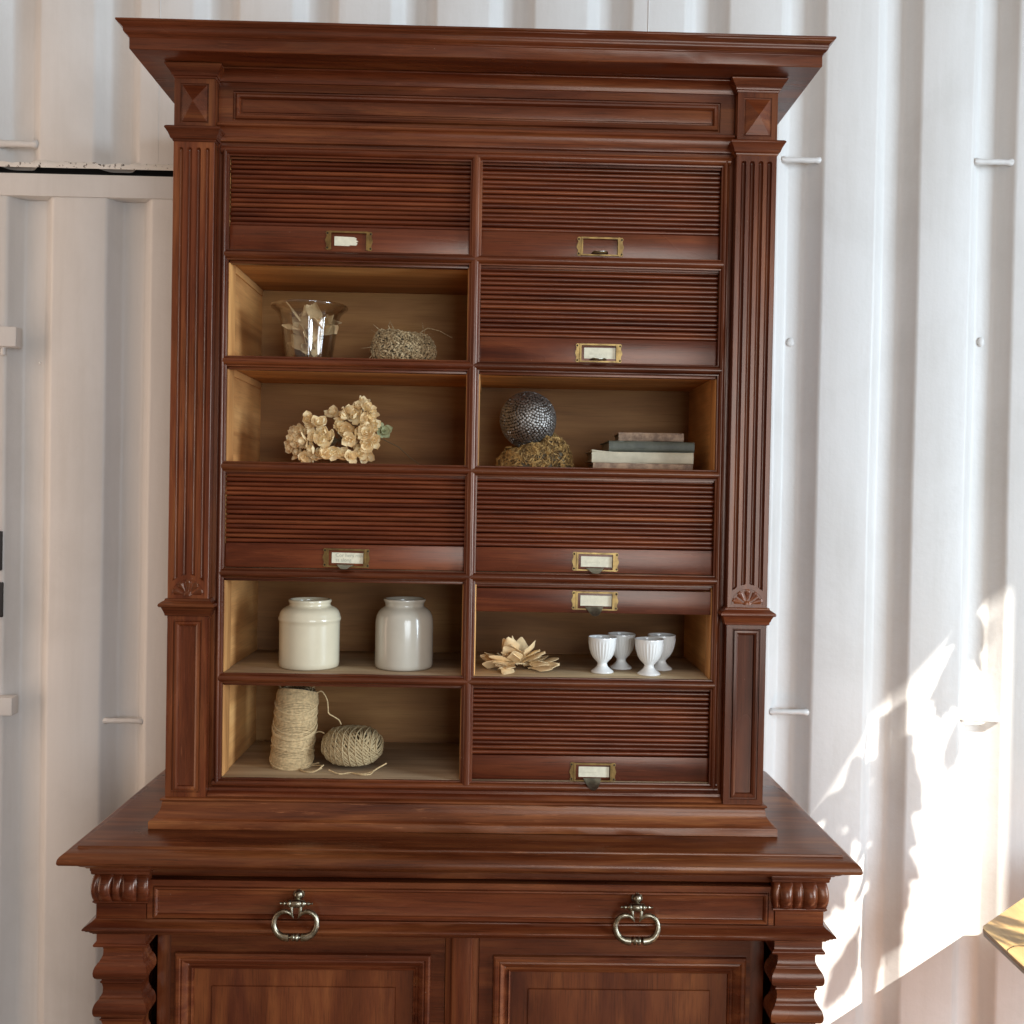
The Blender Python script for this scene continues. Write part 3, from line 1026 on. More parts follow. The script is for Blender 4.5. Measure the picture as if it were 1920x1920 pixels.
box('base_bottom', -0.554, 0.554, -0.03, 0.38, 0.08, 0.10, 'pineX', cab, 0)
# rail over the drawer
box('drawer_rail', -0.5215, 0.5215, LF+0.012, 0.0, 0.8600, 0.8786, 'woodX', cab, 0.0008)
rect_panel('drawer_front', -0.5212, 0.5212, 0.7818, 0.8565, LF+0.0015, [(0, -0.03), (0, -0.0006), (0.0006, 0), (0.0092, 0), (0.0098, -0.0025), (0.0112, -0.0026), (0.0122, 0.0012), (0.0145, 0.0016), (0.0172, -0.0014), (0.0180, -0.0046), (0.0192, -0.0050)], 'woodX', cab)
for s in (-1, 1):
    cx = s*0.5630
    hw = 0.041
    box('corner_block', cx-hw, cx+hw, LF, 0.0, 0.7860, 0.8786, 'woodX', cab, 0.001)
    u_mould('block_cap', cx, hw-0.0005, LF+0.0005, -0.03, [(0, 0.8784), (0.0085, 0.8780), (0.0085, 0.8735), (0.0072, 0.8725), (0.0072, 0.8685), (0.0058, 0.8665), (0, 0.8655)], 'woodX', cab)
    # gadrooned scroll
    W2 = 0.0475
    bounds = [0.0, 0.115, 0.36, 0.53, 0.79, 1.0]
    swell = [0.55, 1.0, 0.75, 1.0, 0.55]
    nx, nz = 84, 18
    v, f = [], []
    for j in range(nz+1):
        tz = j/nz
        z = 0.8222+0.0435*tz
        env = sin(pi*min(1, tz*0.92+0.06))**0.62
        for i in range(nx+1):
            t = i/nx
            for q in range(5):
                if bounds[q] <= t <= bounds[q+1]:
                    u = (t-bounds[q])/(bounds[q+1]-bounds[q])
                    lob = sqrt(max(0, 1-(2*u-1)**2))
                    am = swell[q]
                    break
            out = env*(0.0060+0.0115*am*lob)
            side_ = 1-0.10*(1-env)
            # lobes lean outwards at the top, following the scroll
            xx = cx+(t-0.5)*2*W2*side_+s*0.0
            v.append((xx, LF-out, z))
    for j in range(nz):
        for i in range(nx):
            a = j*(nx+1)+i
            f.append((a, a+1, a+nx+2, a+nx+1))
    nb = len(v)
    for j in range(nz+1):
        for i in (0, nx):
            x, y, z = v[j*(nx+1)+i]
            v.append((x, LF+0.012, z))
    for j in range(nz):
        f.append((j*(nx+1), (j+1)*(nx+1), nb+(j+1)*2, nb+j*2))
        f.append((j*(nx+1)+nx, nb+j*2+1, nb+(j+1)*2+1, (j+1)*(nx+1)+nx))
    mk('scroll_carving', v, f, 'woodX', cab, True, 50)
    u_mould('scroll_ledge', cx, hw-0.0005, LF+0.0005, -0.03, [(0, 0.8226), (0.0050, 0.8222), (0.0050, 0.8196), (0.0032, 0.8186), (0.0018, 0.8170), (0, 0.8165)], 'woodX', cab)
    # square turned column
    cpz = [(0, 0.768), (0.0, 0.7552), (0.0010, 0.7520), (0.0042, 0.7495), (0.0045, 0.7468), (0.0030, 0.7448), (-0.0060, 0.7432)]
    z0 = 0.7432
    for rep in range(10):
        for o, dz in ((-0.0072, 0.002), (-0.0084, 0.007), (-0.0082, 0.015), (-0.0060, 0.0208), (-0.0042, 0.0225), (-0.0042, 0.0252), (-0.0012, 0.0275), (0.0018, 0.0315), (0.0036, 0.0365), (0.0043, 0.0415), (0.0040, 0.0465), (0.0024, 0.0508), (-0.0005, 0.0535), (-0.0040, 0.0548), (-0.0068, 0.0553), (-0.0068, 0.0576), (-0.0050, 0.0586), (-0.0044, 0.0600), (-0.0050, 0.0614), (-0.0068, 0.0626)):
            cpz.append((o, z0-dz))
        z0 -= 0.0628
    cpz.append((0, z0-0.003))
    cpz.append((0, z0-0.02))
    u_mould('column', cx, hw-0.001, LF+0.001, -0.058, cpz, 'woodX', cab, 40)
    mw = box('column_back', s*0.51-0.012, s*0.51+0.012, -0.043, -0.03, 0.10, 0.765, 'woodZ', cab, 0.0008)
# waist moulding between drawer and doors
wm = [(-0.02, 0.7925), (0.0015, 0.7922), (0.0022, 0.7905), (0.0070, 0.7872), (0.0125, 0.7835), (0.0160, 0.7812), (0.0172, 0.7795), (0.0165, 0.7772), (0.0130, 0.7765), (0.0125, 0.7742), (0.0085, 0.7735), (0.0072, 0.7708), (0.0045, 0.7692), (0.0038, 0.7672), (0.0008, 0.7665), (-0.02, 0.7662)]
u_mould('drawer_moulding', 0, LH, LF, YB, wm, 'woodX', cab)
# doors
DF = -0.046
for s in (-1, 1):
    x0, x1 = (-0.498, -0.0295) if s < 0 else (0.0295, 0.498)
    ma, mb_ = x0+(0.008 if s < 0 else 0.024), x1-(0.024 if s < 0 else 0.008)
    d = frame('cupboard_door', x0, x1, 0.12, 0.7655, ma+0.0015, mb_-0.0015, 0.1715, 0.7110, DF, DF+0.022, 'woodX', cab)
    rect_panel('door_moulding', x0+(0.008 if s < 0 else 0.024), x1-(0.024 if s < 0 else 0.008), 0.17, 0.7125, DF-0.0004, [(0, 0), (0.0010, 0.0065), (0.0040, 0.0085), (0.0085, 0.0082), (0.0105, 0.0060), (0.0130, 0.0072), (0.0180, 0.0040), (0.0225, -0.002), (0.0255, -0.0028), (0.0275, 0.0004), (0.0298, -0.0010), (0.0310, -0.0060)], 'woodX', d)
    rect_panel('door_panel', x0+(0.038 if s < 0 else 0.054), x1-(0.054 if s < 0 else 0.038), 0.20, 0.6825, DF+0.0050, [(0, 0), (0.0300, 0.0), (0.0310, -0.0007), (0.0318, 0.0018), (0.0335, 0.0020)], 'panel', d)
    for xx in (x0+(0.0 if s > 0 else 0.0),):
        pass
bar_z('centre_post', 0.12, 0.7655, [(-0.0290, DF+0.02), (-0.0290, DF+0.002), (-0.0190, DF+0.001), (-0.0182, DF-0.006), (-0.0160, DF-0.0085), (0.0160, DF-0.0085), (0.0182, DF-0.006), (0.0190, DF+0.001), (0.0290, DF+0.002), (0.0290, DF+0.02)], 'woodZ', cab)
u_mould('plinth', 0, LH, LF, YB, [(-0.05, 0.13), (0.002, 0.13), (0.010, 0.118), (0.016, 0.105), (0.018, 0.09), (0.018, 0.0), (-0.05, 0.0)], 'woodX', cab)

# drop handles
def handle(x, z):
    y = LF+0.0042
    mb = MB()
    mb.ellipsoid((0.002, -0.006, 0.0300), 0.0078, 0.0075, 0.0088, 16, 10)     # domed post
    mb.tube([(0.002, 0.002, 0.030), (0.002, -0.004, 0.030)], 0.009, 14)
    mb.tube([(0, -0.006, 0.024), (0, -0.016, 0.0195)], [0.0055, 0.006], 12)
    h = mb.build('drawer_handle', 'bronze', cab, True, 50, (x, y, z), fix=True)
    # turned pin
    mb = MB()
    prof = [(-0.0270, 0.0012), (-0.0262, 0.0022), (-0.0245, 0.0016), (-0.0225, 0.0014), (-0.0205, 0.0034), (-0.0190, 0.0036), (-0.0175, 0.0018), (-0.0155, 0.0018), (-0.0140, 0.0042), (-0.0118, 0.0060), (-0.0095, 0.0062), (-0.0085, 0.0048), (-0.0065, 0.0064), (0.0, 0.0070), (0.0065, 0.0064), (0.0085, 0.0048), (0.0095, 0.0062), (0.0118, 0.0060), (0.0140, 0.0042), (0.0155, 0.0018), (0.0175, 0.0018), (0.0190, 0.0036), (0.0205, 0.0034), (0.0225, 0.0014), (0.0245, 0.0016), (0.0262, 0.0022), (0.0270, 0.0012)]
    mb.tube([(a, -0.016, 0.0195) for a, r in prof], [r for a, r in prof], 12)
    mb.build('pin', 'bronze', h, True, 60)
    # bail: two horns curling into a flattened ring
    mb = MB()
    for s in (-1, 1):
        mb.tube([(s*0.0072, -0.016, 0.018), (s*0.0075, -0.0175, 0.010), (s*0.0068, -0.019, 0.002), (s*0.0040, -0.0195, -0.0035)], [0.0028, 0.0030, 0.0026, 0.0008], 10)
        pts, rs = [], []
        ctrl = [(0.0060, 0.0005, .0016), (0.0100, 0.0045, .0022), (0.0150, 0.0072, .0028), (0.0210, 0.0075, .0031), (0.0270, 0.0050, .0032), (0.0320, 0.0000, .0032), (0.0350, -0.0070, .0033), (0.0352, -0.0150, .0035), (0.0325, -0.0225, .0038), (0.0275, -0.0288, .0042), (0.0205, -0.0325, .0047), (0.0130, -0.0335, .0052), (0.0105, -0.0335, .0052), (0.0095, -0.0335, .0036)]
        for a, c, r in ctrl:
            pts.append((s*a, -0.019-0.004*min(1, max(0, -c/0.03)), c))
            rs.append(r*1.32)
        mb.tube(pts, rs, 10)
    prof = [(-0.0095, .0022), (-0.0070, .0030), (-0.0062, .0052), (-0.0045, .0062), (-0.0022, .0066), (-0.0010, .0052), (0.0010, .0052), (0.0022, .0070), (0.0050, .0068), (0.0065, .0052), (0.0072, .0030), (0.0095, .0022)]
    mb.tube([(a, -0.023, -0.0335) for a, r in prof], [r for a, r in prof], 12)
    mb.build('bail', 'bronze', h, True, 50)
handle(-0.2725, 0.8055)
handle(0.2890, 0.8055)

# ================================================================== THINGS ON THE SHELVES
S = [z+0.0090 for z in ROWS]           # shelf tops: S[i] is the floor of row i-1

# --- fluted plastic cup
cup = thing('plastic_cup', 'clear fluted plastic cup holding wood shavings, top left pigeonhole', 'cup', (-0.3035, 0.090, S[2]))
prof_o = [(0.0405, 0.0), (0.0415, 0.004), (0.0432, 0.015), (0.0450, 0.026), (0.0468, 0.037), (0.0486, 0.048), (0.0504, 0.059), (0.0522, 0.070), (0.0538, 0.079), (0.0550, 0.085), (0.0585, 0.092), (0.0655, 0.0985), (0.0690, 0.1005), (0.0702, 0.1030), (0.0690, 0.1055), (0.0660, 0.1060)]
prof_i = [(0.0645, 0.1040), (0.0640, 0.1015), (0.0570, 0.0945), (0.0535, 0.087), (0.0518, 0.077), (0.0500, 0.066), (0.0482, 0.055), (0.0465, 0.045), (0.0448, 0.034), (0.0430, 0.023), (0.0412, 0.013), (0.0400, 0.0060), (0.0390, 0.0045), (0.0, 0.0045)]
def flute(a, r, z):
    if 0.003 < z < 0.090:
        w = sin(pi*(z-0.003)/0.087)**0.5
        c = abs(((a/(2*pi)*11) % 1)-0.5)*2
        return -0.075*w*(0.5-0.5*cos(pi*min(1, c*1.5)))
    return 0
v, f = lathe_data([(0.0, 0.0)]+prof_o+prof_i, 120, flute)
mk('cup_wall', v, f, 'glass', cup, True, 60)

def shaving_mesh(name, w, l, curl, twist, seed, jag=0.25):
    rnd = random.Random(seed)
    v, f = [], []
    nu, nv_ = 5, 7
    for j in range(nv_+1):
        t = j/nv_
        ww = w*((0.30+1.15*t/0.6) if t < 0.6 else 1.45*(1-(t-0.6)/0.4*0.90))*0.72*(1+rnd.uniform(-jag, jag)*0.35)
        for i in range(nu+1):
            u = -1+2*i/nu
            x = u*ww/2
            zc = -curl*l*(u*u*0.25+0.6*t*t)+0.05*l*rnd.uniform(-jag, jag)
            a = twist*t
            v.append((x*cos(a), l*t+0.06*l*rnd.uniform(-jag, jag), zc+x*sin(a)))
    n1 = nu+1
    for j in range(nv_):
        for i in range(nu):
            f.append((j*n1+i, j*n1+i+1, (j+1)*n1+i+1, (j+1)*n1+i))
    nb = len(v)
    v += [(a, b_, c-0.0006) for a, b_, c in v]
    f += [tuple(nb+q for q in reversed(fc)) for fc in f]
    rim = [i for i in range(n1)]+[j*n1+nu for j in range(1, nv_+1)]+[nv_*n1+i for i in reversed(range(nu))]+[j*n1 for j in reversed(range(1, nv_))]
    for q in range(len(rim)):
        a, b_ = rim[q], rim[(q+1) % len(rim)]
        f.append((b_, a, nb+a, nb+b_))
    me = bpy.data.meshes.new(name)
    me.from_pydata(v, [], f)
    return finish(me, 'shaving', True, 40)
SHV = [shaving_mesh('shaving', random.uniform(0.021, 0.032), random.uniform(0.030, 0.042), random.uniform(-0.25, 0.35), random.uniform(-0.5, 0.5), i) for i in range(8)]

cs = thing('shaving_heap', 'curled wood shavings heaped inside the clear plastic cup', 'wood shavings', (-0.3035, 0.090, S[2]+0.005))
rnd = random.Random(3)
for q in range(52):
    o = link('shaving', SHV[q % 8], cs)
    t = q/52
    a = rnd.uniform(0, 2*pi)
    rr = (0.010+0.020*t)*sqrt(rnd.random())
    o.location = (rr*cos(a)+0.004, rr*sin(a)-0.004, 0.006+0.066*t)
    o.rotation_euler = (rnd.uniform(0.2, 2.6), rnd.uniform(-0.9, 0.9), rnd.uniform(0, 6.28))
    sc_ = rnd.uniform(0.85, 1.12)
    o.scale = (sc_, sc_, sc_)

# --- shaving flower on the lower right
ps = thing('shaving_pile', 'fanned pile of pale wood shavings beside the white egg cups', 'wood shavings', (0.0905, 0.075, S[5]+0.001))
rnd = random.Random(11)
for q in range(56):
    t = q/56
    o = link('shaving', SHV[(q*3) % 8], ps)
    a = rnd.uniform(0, 2*pi)
    if q < 34:
        r0 = rnd.uniform(0.010, 0.030)
        el = rnd.uniform(0.02, 0.30)
        zz = 0.003+0.014*rnd.random()
    else:
        r0 = rnd.uniform(0.0, 0.010)
        el = rnd.uniform(0.5, 1.25)
        zz = 0.012+0.008*rnd.random()
    d = Vector((cos(a)*1.15, sin(a)*0.8, 0))
    o.location = (d.x*r0, d.y*r0, zz)
    o.rotation_euler = Matrix.Rotation(a-pi/2, 3, 'Z').to_euler()
    o.rotation_euler = (Matrix.Rotation(a-pi/2, 3, 'Z') @ Matrix.Rotation(el, 3, 'X') @ Matrix.Rotation(rnd.uniform(-.5, .5), 3, 'Y')).to_euler()
    sc_ = rnd.uniform(0.85, 1.15)
    o.scale = (sc_, sc_*1.05, sc_)

# --- fibre clumps
def fibres(name, n, surf, mat, parent, seed, ln=(0.008, 0.018), r=0.0005, stray=0):
    rnd = random.Random(seed)
    mb = MB()
    for q in range(n):
        p, nn_ = surf(rnd)
        p = Vector(p)
        nn_ = Vector(nn_).normalized()
        t = nn_.orthogonal().normalized()
        a = rnd.uniform(0, 2*pi)
        t = (Matrix.Rotation(a, 3, nn_) @ t)
        L = rnd.uniform(*ln)
        lift = rnd.uniform(0.0, 0.95)**1.4
        p0 = p-t*L*0.5+nn_*(0.0002)
        p1 = p+nn_*(0.0012+0.18*L*lift)+Vector((rnd.uniform(-1, 1), rnd.uniform(-1, 1), rnd.uniform(-1, 1)))*L*0.12
        p2 = p+t*L*0.5+nn_*(L*0.35*lift*rnd.random())
        rr = r*rnd.uniform(0.6, 1.5)
        mb.tube([p0, p1, p2], [rr, rr, rr*0.4], 3, caps=False)
    o = mb.build(name, mat, parent, True, 80)
    o['kind'] = 'stuff'
    return o

nest = thing('bird_nest', 'small round bird nest of dry moss and straw right of the cup', 'nest', (-0.130, 0.085, S[2]))
def nest_surf(rnd):
    a = rnd.uniform(0, 2*pi)
    b_ = rnd.uniform(-1.3, 2.4)
    lump = 1+0.16*noise.noise((cos(a)*3.2, sin(a)*3.2, b_*1.6))
    R, r_ = 0.036, 0.021*lump
    cr = R+r_*cos(b_)
    tilt = 0.006*cos(a)
    z = 0.027+0.030*sin(b_)*lump*0.95-tilt*(0.6 if b_ > 0 else 0.1)
    return (cr*cos(a), cr*sin(a)*0.9, max(0.0015, z)), (cos(b_)*cos(a), cos(b_)*sin(a), sin(b_)+0.02)
mb = MB()
v, f = [], []
for i in range(40):
    a = 2*pi*i/40
    for k in range(12):
        b_ = 2*pi*k/12
        cr = 0.036+0.0185*cos(b_)
        v.append((cr*cos(a), cr*sin(a)*0.9, max(0.0, 0.026+0.0265*sin(b_)-0.004*cos(a)*(sin(b_) > 0))))
for i in range(40):
    for k in range(12):
        f.append((i*12+k, ((i+1) % 40)*12+k, ((i+1) % 40)*12+(k+1) % 12, i*12+(k+1) % 12))
mb.add(v, f)
mb.ellipsoid((0, 0, 0.012), 0.034, 0.03, 0.011, 16, 8)
mb.build('nest_body', 'nestcore', nest)
fibres('moss_fibre', 4200, nest_surf, 'straw', nest, 5, (0.005, 0.013), 0.0010)
mb = MB()
rnd = random.Random(8)
for pts in ([(0.028, -0.02, 0.055), (0.045, -0.02, 0.066), (0.066, -0.015, 0.062), (0.090, -0.01, 0.050)],
            [(-0.02, -0.02, 0.058), (-0.026, -0.022, 0.068), (-0.022, -0.024, 0.078)],
            [(-0.012, -0.02, 0.056), (-0.018, -0.02, 0.066), (-0.023, -0.02, 0.076)],
            [(0.03, -0.01, 0.05), (0.036, -0.01, 0.066), (0.034, -0.01, 0.078)],
            [(-0.05, -0.02, 0.030), (-0.062, -0.024, 0.028), (-0.074, -0.026, 0.026)],
            [(-0.03, -0.028, 0.052), (-0.042, -0.03, 0.060), (-0.052, -0.032, 0.068)],
            [(-0.05, -0.025, 0.02), (-0.058, -0.03, 0.008), (-0.061, -0.032, 0.001)]):
    mb.tube(pts, [0.0006]*(len(pts)-1)+[0.0002], 5)
for q in range(60):
    a = rnd.uniform(0, 2*pi)
    p = Vector((0.046*cos(a), 0.042*sin(a), rnd.uniform(0.015, 0.054)))
    d = Vector((cos(a)+rnd.uniform(-.8, .8), sin(a)+rnd.uniform(-.8, .8), rnd.uniform(-0.1, 0.9)))
    mb.tube([p, p+d*0.007, p+d*0.013+Vector((0, 0, rnd.uniform(-.003, .003)))], [0.0004, 0.0003, 0.00015], 4)
o = mb.build('straw', 'straw', nest)
o['kind'] = 'stuff'

# --- dried hydrangea
hyd = thing('dried_flower', 'dried cream hydrangea head lying on its side, left column', 'dried flower', (-0.245, 0.075, S[3]))
def floret_mesh(seed, green=False):
    rnd = random.Random(seed)
    mb = MB()
    for ring, (cnt, L, tilt) in enumerate(((4, 0.0185, 0.30), (4, 0.0150, 0.80), (2, 0.0085, 1.2))):
        for k in range(cnt):
            a = 2*pi*(k+0.5*ring)/cnt+rnd.uniform(-.25, .25)
            tl = tilt+rnd.uniform(-.2, .25)
            Lk = L*rnd.uniform(0.85, 1.12)
            R = Matrix.Rotation(a, 3, 'Z') @ Matrix.Rotation(-tl, 3, 'Y')
            v, f = [], []
            for j in range(5):
                t = j/4
                ww = Lk*0.50*((0.25+0.75*(t/0.55)**0.8) if t < 0.55 else max(0.04, 1-((t-0.55)/0.45)**1.8*0.96))
                for i in range(5):
                    u = -1+i/2
                    p = Vector((Lk*t, u*ww, 0.22*Lk*(u*u)*(0.6)+0.30*Lk*t*t*rnd.uniform(0.7, 1.2)-0.05*Lk+rnd.uniform(-.03, .03)*Lk))
                    v.append(R @ p+Vector((0, 0, 0.002*ring)))
            for j in range(4):
                for i in range(4):
                    q = j*5+i
                    f.append((q, q+5, q+6, q+1))
            mb.add(v, f)
    me = bpy.data.meshes.new('floret')
    me.from_pydata(mb.v, [], mb.f)
    return finish(me, 'petalgreen' if green else 'petal', True, 80)
FLO = [floret_mesh(i) for i in range(7)]
FLG = floret_mesh(99, True)
# floret centres, metres in x / z relative to the cluster base
fl = [(-0.076, 0.020, 0.0), (-0.062, 0.012, -.02), (-0.083, 0.043, 0.0), (-0.070, 0.060, 0.0), (-0.060, 0.080, -.006), (-0.058, 0.040, -.022),
      (-0.042, 0.024, -.03), (-0.040, 0.050, -.028), (-0.036, 0.068, -.02), (-0.028, 0.036, -.034), (-0.022, 0.016, -.03), (-0.020, 0.054, -.03), (-0.010, 0.044, -.022),
      (-0.012, 0.088, 0.0), (-0.002, 0.024, -.025), (0.000, 0.066, -.01), (0.018, 0.082, -.015), (0.008, 0.012, -.012), (0.022, 0.092, -.018), (0.036, 0.086, -.005),
      (0.026, 0.012, -.02), (0.030, 0.046, -.028), (0.038, 0.050, -.02), (0.034, 0.028, 0.0), (0.048, 0.108, 0.0), (0.058, 0.100, -.015), (0.066, 0.090, -.008),
      (0.046, 0.016, -.01), (0.058, 0.066, -.02), (0.064, 0.056, -.025), (0.070, 0.068, -.012), (0.062, 0.036, -.02), (0.070, 0.042, -.01), (0.056, 0.076, -.01), (-0.050, 0.008, -.012),
      (-0.092, 0.030, 0.005), (-0.072, 0.034, -.014), (-0.03, 0.010, -.02), (0.016, 0.064, -.004), (0.040, 0.100, -.012), (-0.085, 0.055, 0.012), (-0.048, 0.060, -.012), (0.056, 0.020, .01), (0.05, 0.088, .012)]
rnd = random.Random(21)
for q, (x, z, y) in enumerate(fl):
    o = link('floret', FLO[q % 7], hyd)
    z = max(z, 0.012)
    x *= 0.90
    o.location = (x, y, z)
    d = Vector((x*6+rnd.uniform(-.7, .7), -0.75+rnd.uniform(-.45, .35), (z-0.05)*9+0.25+rnd.uniform(-.6, .6)))
    o.rotation_euler = d.to_track_quat('Z', 'Y').to_euler()
    o.rotation_euler.rotate_axis('Z', rnd.uniform(0, 6))
    sc_ = rnd.uniform(0.85, 1.2)
    o.scale = (sc_,)*3
o = link('floret', FLG, hyd, (0.080, 0.004, 0.062), (1.4, 0.9, 0.4))
mb = MB()
hub = Vector((0.0, 0.01, 0.045))
for q, (x, z, y) in enumerate(fl):
    p = Vector((x, y+0.004, max(z, 0.012)))
    mb.tube([hub, (hub+p)/2+Vector((0, 0.008, 0)), p], 0.0007, 4)
mb.tube([(0.0, 0.01, 0.045), (0.05, 0.006, 0.058), (0.084, 0.0, 0.046), (0.110, 0.0, 0.034), (0.130, 0.0, 0.016), (0.150, 0.0, 0.0015)], [0.0012, 0.0012, 0.0009, 0.0008, 0.0007, 0.0005], 6)
mb.build('stem', 'stem', hyd)

# --- hobnail ball on moss
ball = thing('nail_ball', 'dark metal ball covered in nail heads resting on moss', 'ball', (0.1005, 0.092, S[3]+0.0365))
RB = 0.0525
mb = MB()
mb.ellipsoid((0, 0, RB), RB*0.975, RB*0.975, RB*0.975, 40, 20)
mb.build('core', 'screw', ball)
mb = MB()
NNB = 1150
ga = pi*(3-sqrt(5))
rnd = random.Random(4)
for k in range(NNB):
    zz = 1-2*(k+0.5)/NNB
    rr = sqrt(1-zz*zz)
    a = ga*k
    d = Vector((rr*cos(a)+rnd.uniform(-.016, .016), rr*sin(a)+rnd.uniform(-.016, .016), zz+rnd.uniform(-.016, .016))).normalized()
    d.rotate(Matrix.Rotation(0.9, 3, 'X'))
    t = d.orthogonal().normalized()
    bt = d.cross(t)
    c = d*RB*rnd.uniform(0.985, 1.0)+Vector((0, 0, RB))
    rad = 0.00262*rnd.uniform(0.88, 1.12)
    tilt = Vector((rnd.uniform(-1, 1), rnd.uniform(-1, 1), rnd.uniform(-1, 1)))*0.0004
    v = []
    for ring, (rf, hf) in enumerate(((1.06, -0.0012), (1.0, -0.0002), (0.62, 0.0002))):
        for q in range(7):
            b_ = 2*pi*q/7+k
            v.append(c+rad*rf*(cos(b_)*t+sin(b_)*bt)+d*hf+tilt*(ring-1)*cos(b_))
    v.append(c+d*0.0003)
    f = []
    for ring in range(2):
        for q in range(7):
            f.append((ring*7+q, ring*7+(q+1) % 7, ring*7+7+(q+1) % 7, ring*7+7+q))
    for q in range(7):
        f.append((14+q, 14+(q+1) % 7, 21))
    mb.add(v, f)
o = mb.build('nail_heads', 'nail', ball, True, 45)
o['kind'] = 'stuff'

moss = thing('moss_clump', 'golden brown moss clump under the metal ball', 'moss', (0.112, 0.095, S[3]))
def moss_h(a):
    return 1
def moss_pt(a, t):
    # t 0 bottom rim .. 1 top centre
    R = 0.068*(1+0.10*noise.noise((cos(a)*1.5, sin(a)*1.5, 4.2)))
    prof = ((0, 1.0, 0.0), (0.30, 0.92, 0.024), (0.55, 0.78, 0.041), (0.8, 0.50, 0.046), (1.0, 0.0, 0.033))
    for (t0, r0, z0), (t1, r1, z1) in zip(prof, prof[1:]):
        if t <= t1:
            u = (t-t0)/(t1-t0)
            r, z = r0+(r1-r0)*u, z0+(z1-z0)*u
            break
    lean = 0.30*cos(a)*(1 if t > 0.2 else 0.3)
    zz = z*(1+lean*1.0)
    x, y = R*r*cos(a), R*r*sin(a)*0.72
    n_ = 0.010*noise.noise((x*42, y*42, z*42))+0.004*noise.noise((x*90, y*90, z*90))
    return Vector((x, y, max(0.001, zz+n_)))
def moss_surf(rnd):
    a = rnd.uniform(0, 2*pi)
    t = rnd.random()**0.8
    p = moss_pt(a, t)
    nrm = Vector((cos(a)*(1-t)*1.1, sin(a)*(1-t)*1.1, 0.25+t))
    return p, nrm
v, f = [], []
for j in range(9):
    for k in range(30):
        p = moss_pt(2*pi*k/30, j/8)
        v.append((p.x*0.97, p.y*0.97, p.z-0.002 if j else 0.0))
for j in range(8):
    for k in range(30):
        f.append((j*30+k, j*30+(k+1) % 30, (j+1)*30+(k+1) % 30, (j+1)*30+k))
mk('moss_body', v, f, 'nestcore', moss)
fibres('moss_fibre', 4200, moss_surf, 'moss', moss, 9, (0.007, 0.018), 0.0010)

# --- old books
def book(label, x0, x1, y0, y1, z0, z1, cover, rot=0.0, spine_round=0.0, curl=0.0, pages='pages'):
    cxx, cyy = (x0+x1)/2, (y0+y1)/2
    t = thing('old_book', label, 'book', (cxx, cyy, z0), rot, 'old books stacked flat')
    w, d, h = (x1-x0)/2, (y1-y0)/2, z1-z0
    tb = min(0.0022, h*0.16)
    rnd = random.Random(int(x0*1e4))
    def sheet(name, za, zb, mat, ins, jag, seed):
        v, f = [], []
        nx, ny = 14, 8
        for lay, z in enumerate((za, zb)):
            for j in range(ny+1):
                for i in range(nx+1):
                    x = -w+ins+(2*w-2*ins)*i/nx
                    y = -d+ins+(2*d-2*ins)*j/ny
                    if i in (0, nx):
                        x += jag*noise.noise((y*60, seed, z*20))
                    if j in (0, ny):
                        y += jag*noise.noise((x*60, seed+5, z*20))
                    zz = z+0.0009*noise.noise((x*22+seed, y*22, 0.3))+curl*0.004*((i/nx-0.5)*2)**4*(1 if i < nx/2 else 0.3)
                    v.append((x, y, zz))
        n1 = (nx+1)*(ny+1)
        for j in range(ny):
            for i in range(nx):
                a = j*(nx+1)+i
                f.append((a, a+nx+1, a+nx+2, a+1))
                f.append((n1+a, n1+a+1, n1+a+nx+2, n1+a+nx+1))
        rim = [i for i in range(nx+1)]+[j*(nx+1)+nx for j in range(1, ny+1)]+[ny*(nx+1)+i for i in reversed(range(nx))]+[j*(nx+1) for j in reversed(range(1, ny))]
        for q in range(len(rim)):
            a, b_ = rim[q], rim[(q+1) % len(rim)]
            f.append((a, b_, n1+b_, n1+a))
        return mk(name, v, f, mat, t, True, 40)
    sheet('page_block', tb*0.6, h-tb*0.6, pages, 0.0035, 0.0018, 1)
    sheet('cover', 0.0, tb, cover, 0.0, 0.0022, 2)
    sheet('cover', h-tb, h, cover, 0.0, 0.0022, 3)
    # spine facing the viewer, slightly rounded
    v, f = [], []
    ns, nx = 8, 18
    for i in range(nx+1):
        x = -w+2*w*i/nx
        for k in range(ns+1):
            a = -pi/2+pi*k/ns
            bul = 0.0012+spine_round*cos(a)
            wob = 0.0008*noise.noise((x*45, k*0.7, rot*9+z0))
            v.append((x, -d-bul+wob+0.0012, h/2+(h/2)*sin(a)+0.0007*noise.noise((x*30, k, 7+z0))))
    for i in range(nx):
        for k in range(ns):
            a = i*(ns+1)+k
            f.append((a, a+ns+1, a+ns+2, a+1))
    mk('spine', v, f, cover, t, True, 60)
    return t
zb = S[3]
book('thin brown book at the bottom of the book stack', 0.218, 0.3985, 0.050, 0.175, zb, zb+0.0115, 'browncover', 0.0, 0.001)
book('cream vellum book second from the bottom of the stack', 0.2155, 0.3995, 0.050, 0.180, zb+0.0120, zb+0.0318, 'vellum', 0.0, 0.002, 0.7)
book('dark grey-green book lying on the cream vellum book', 0.2445, 0.4010, 0.058, 0.180, zb+0.0330, zb+0.0520, 'greycover', 0.03, 0.003)
book('small brown book on top of the book stack', 0.2665, 0.3850, 0.066, 0.170, zb+0.0530, zb+0.0680, 'browncover', -0.02, 0.001)

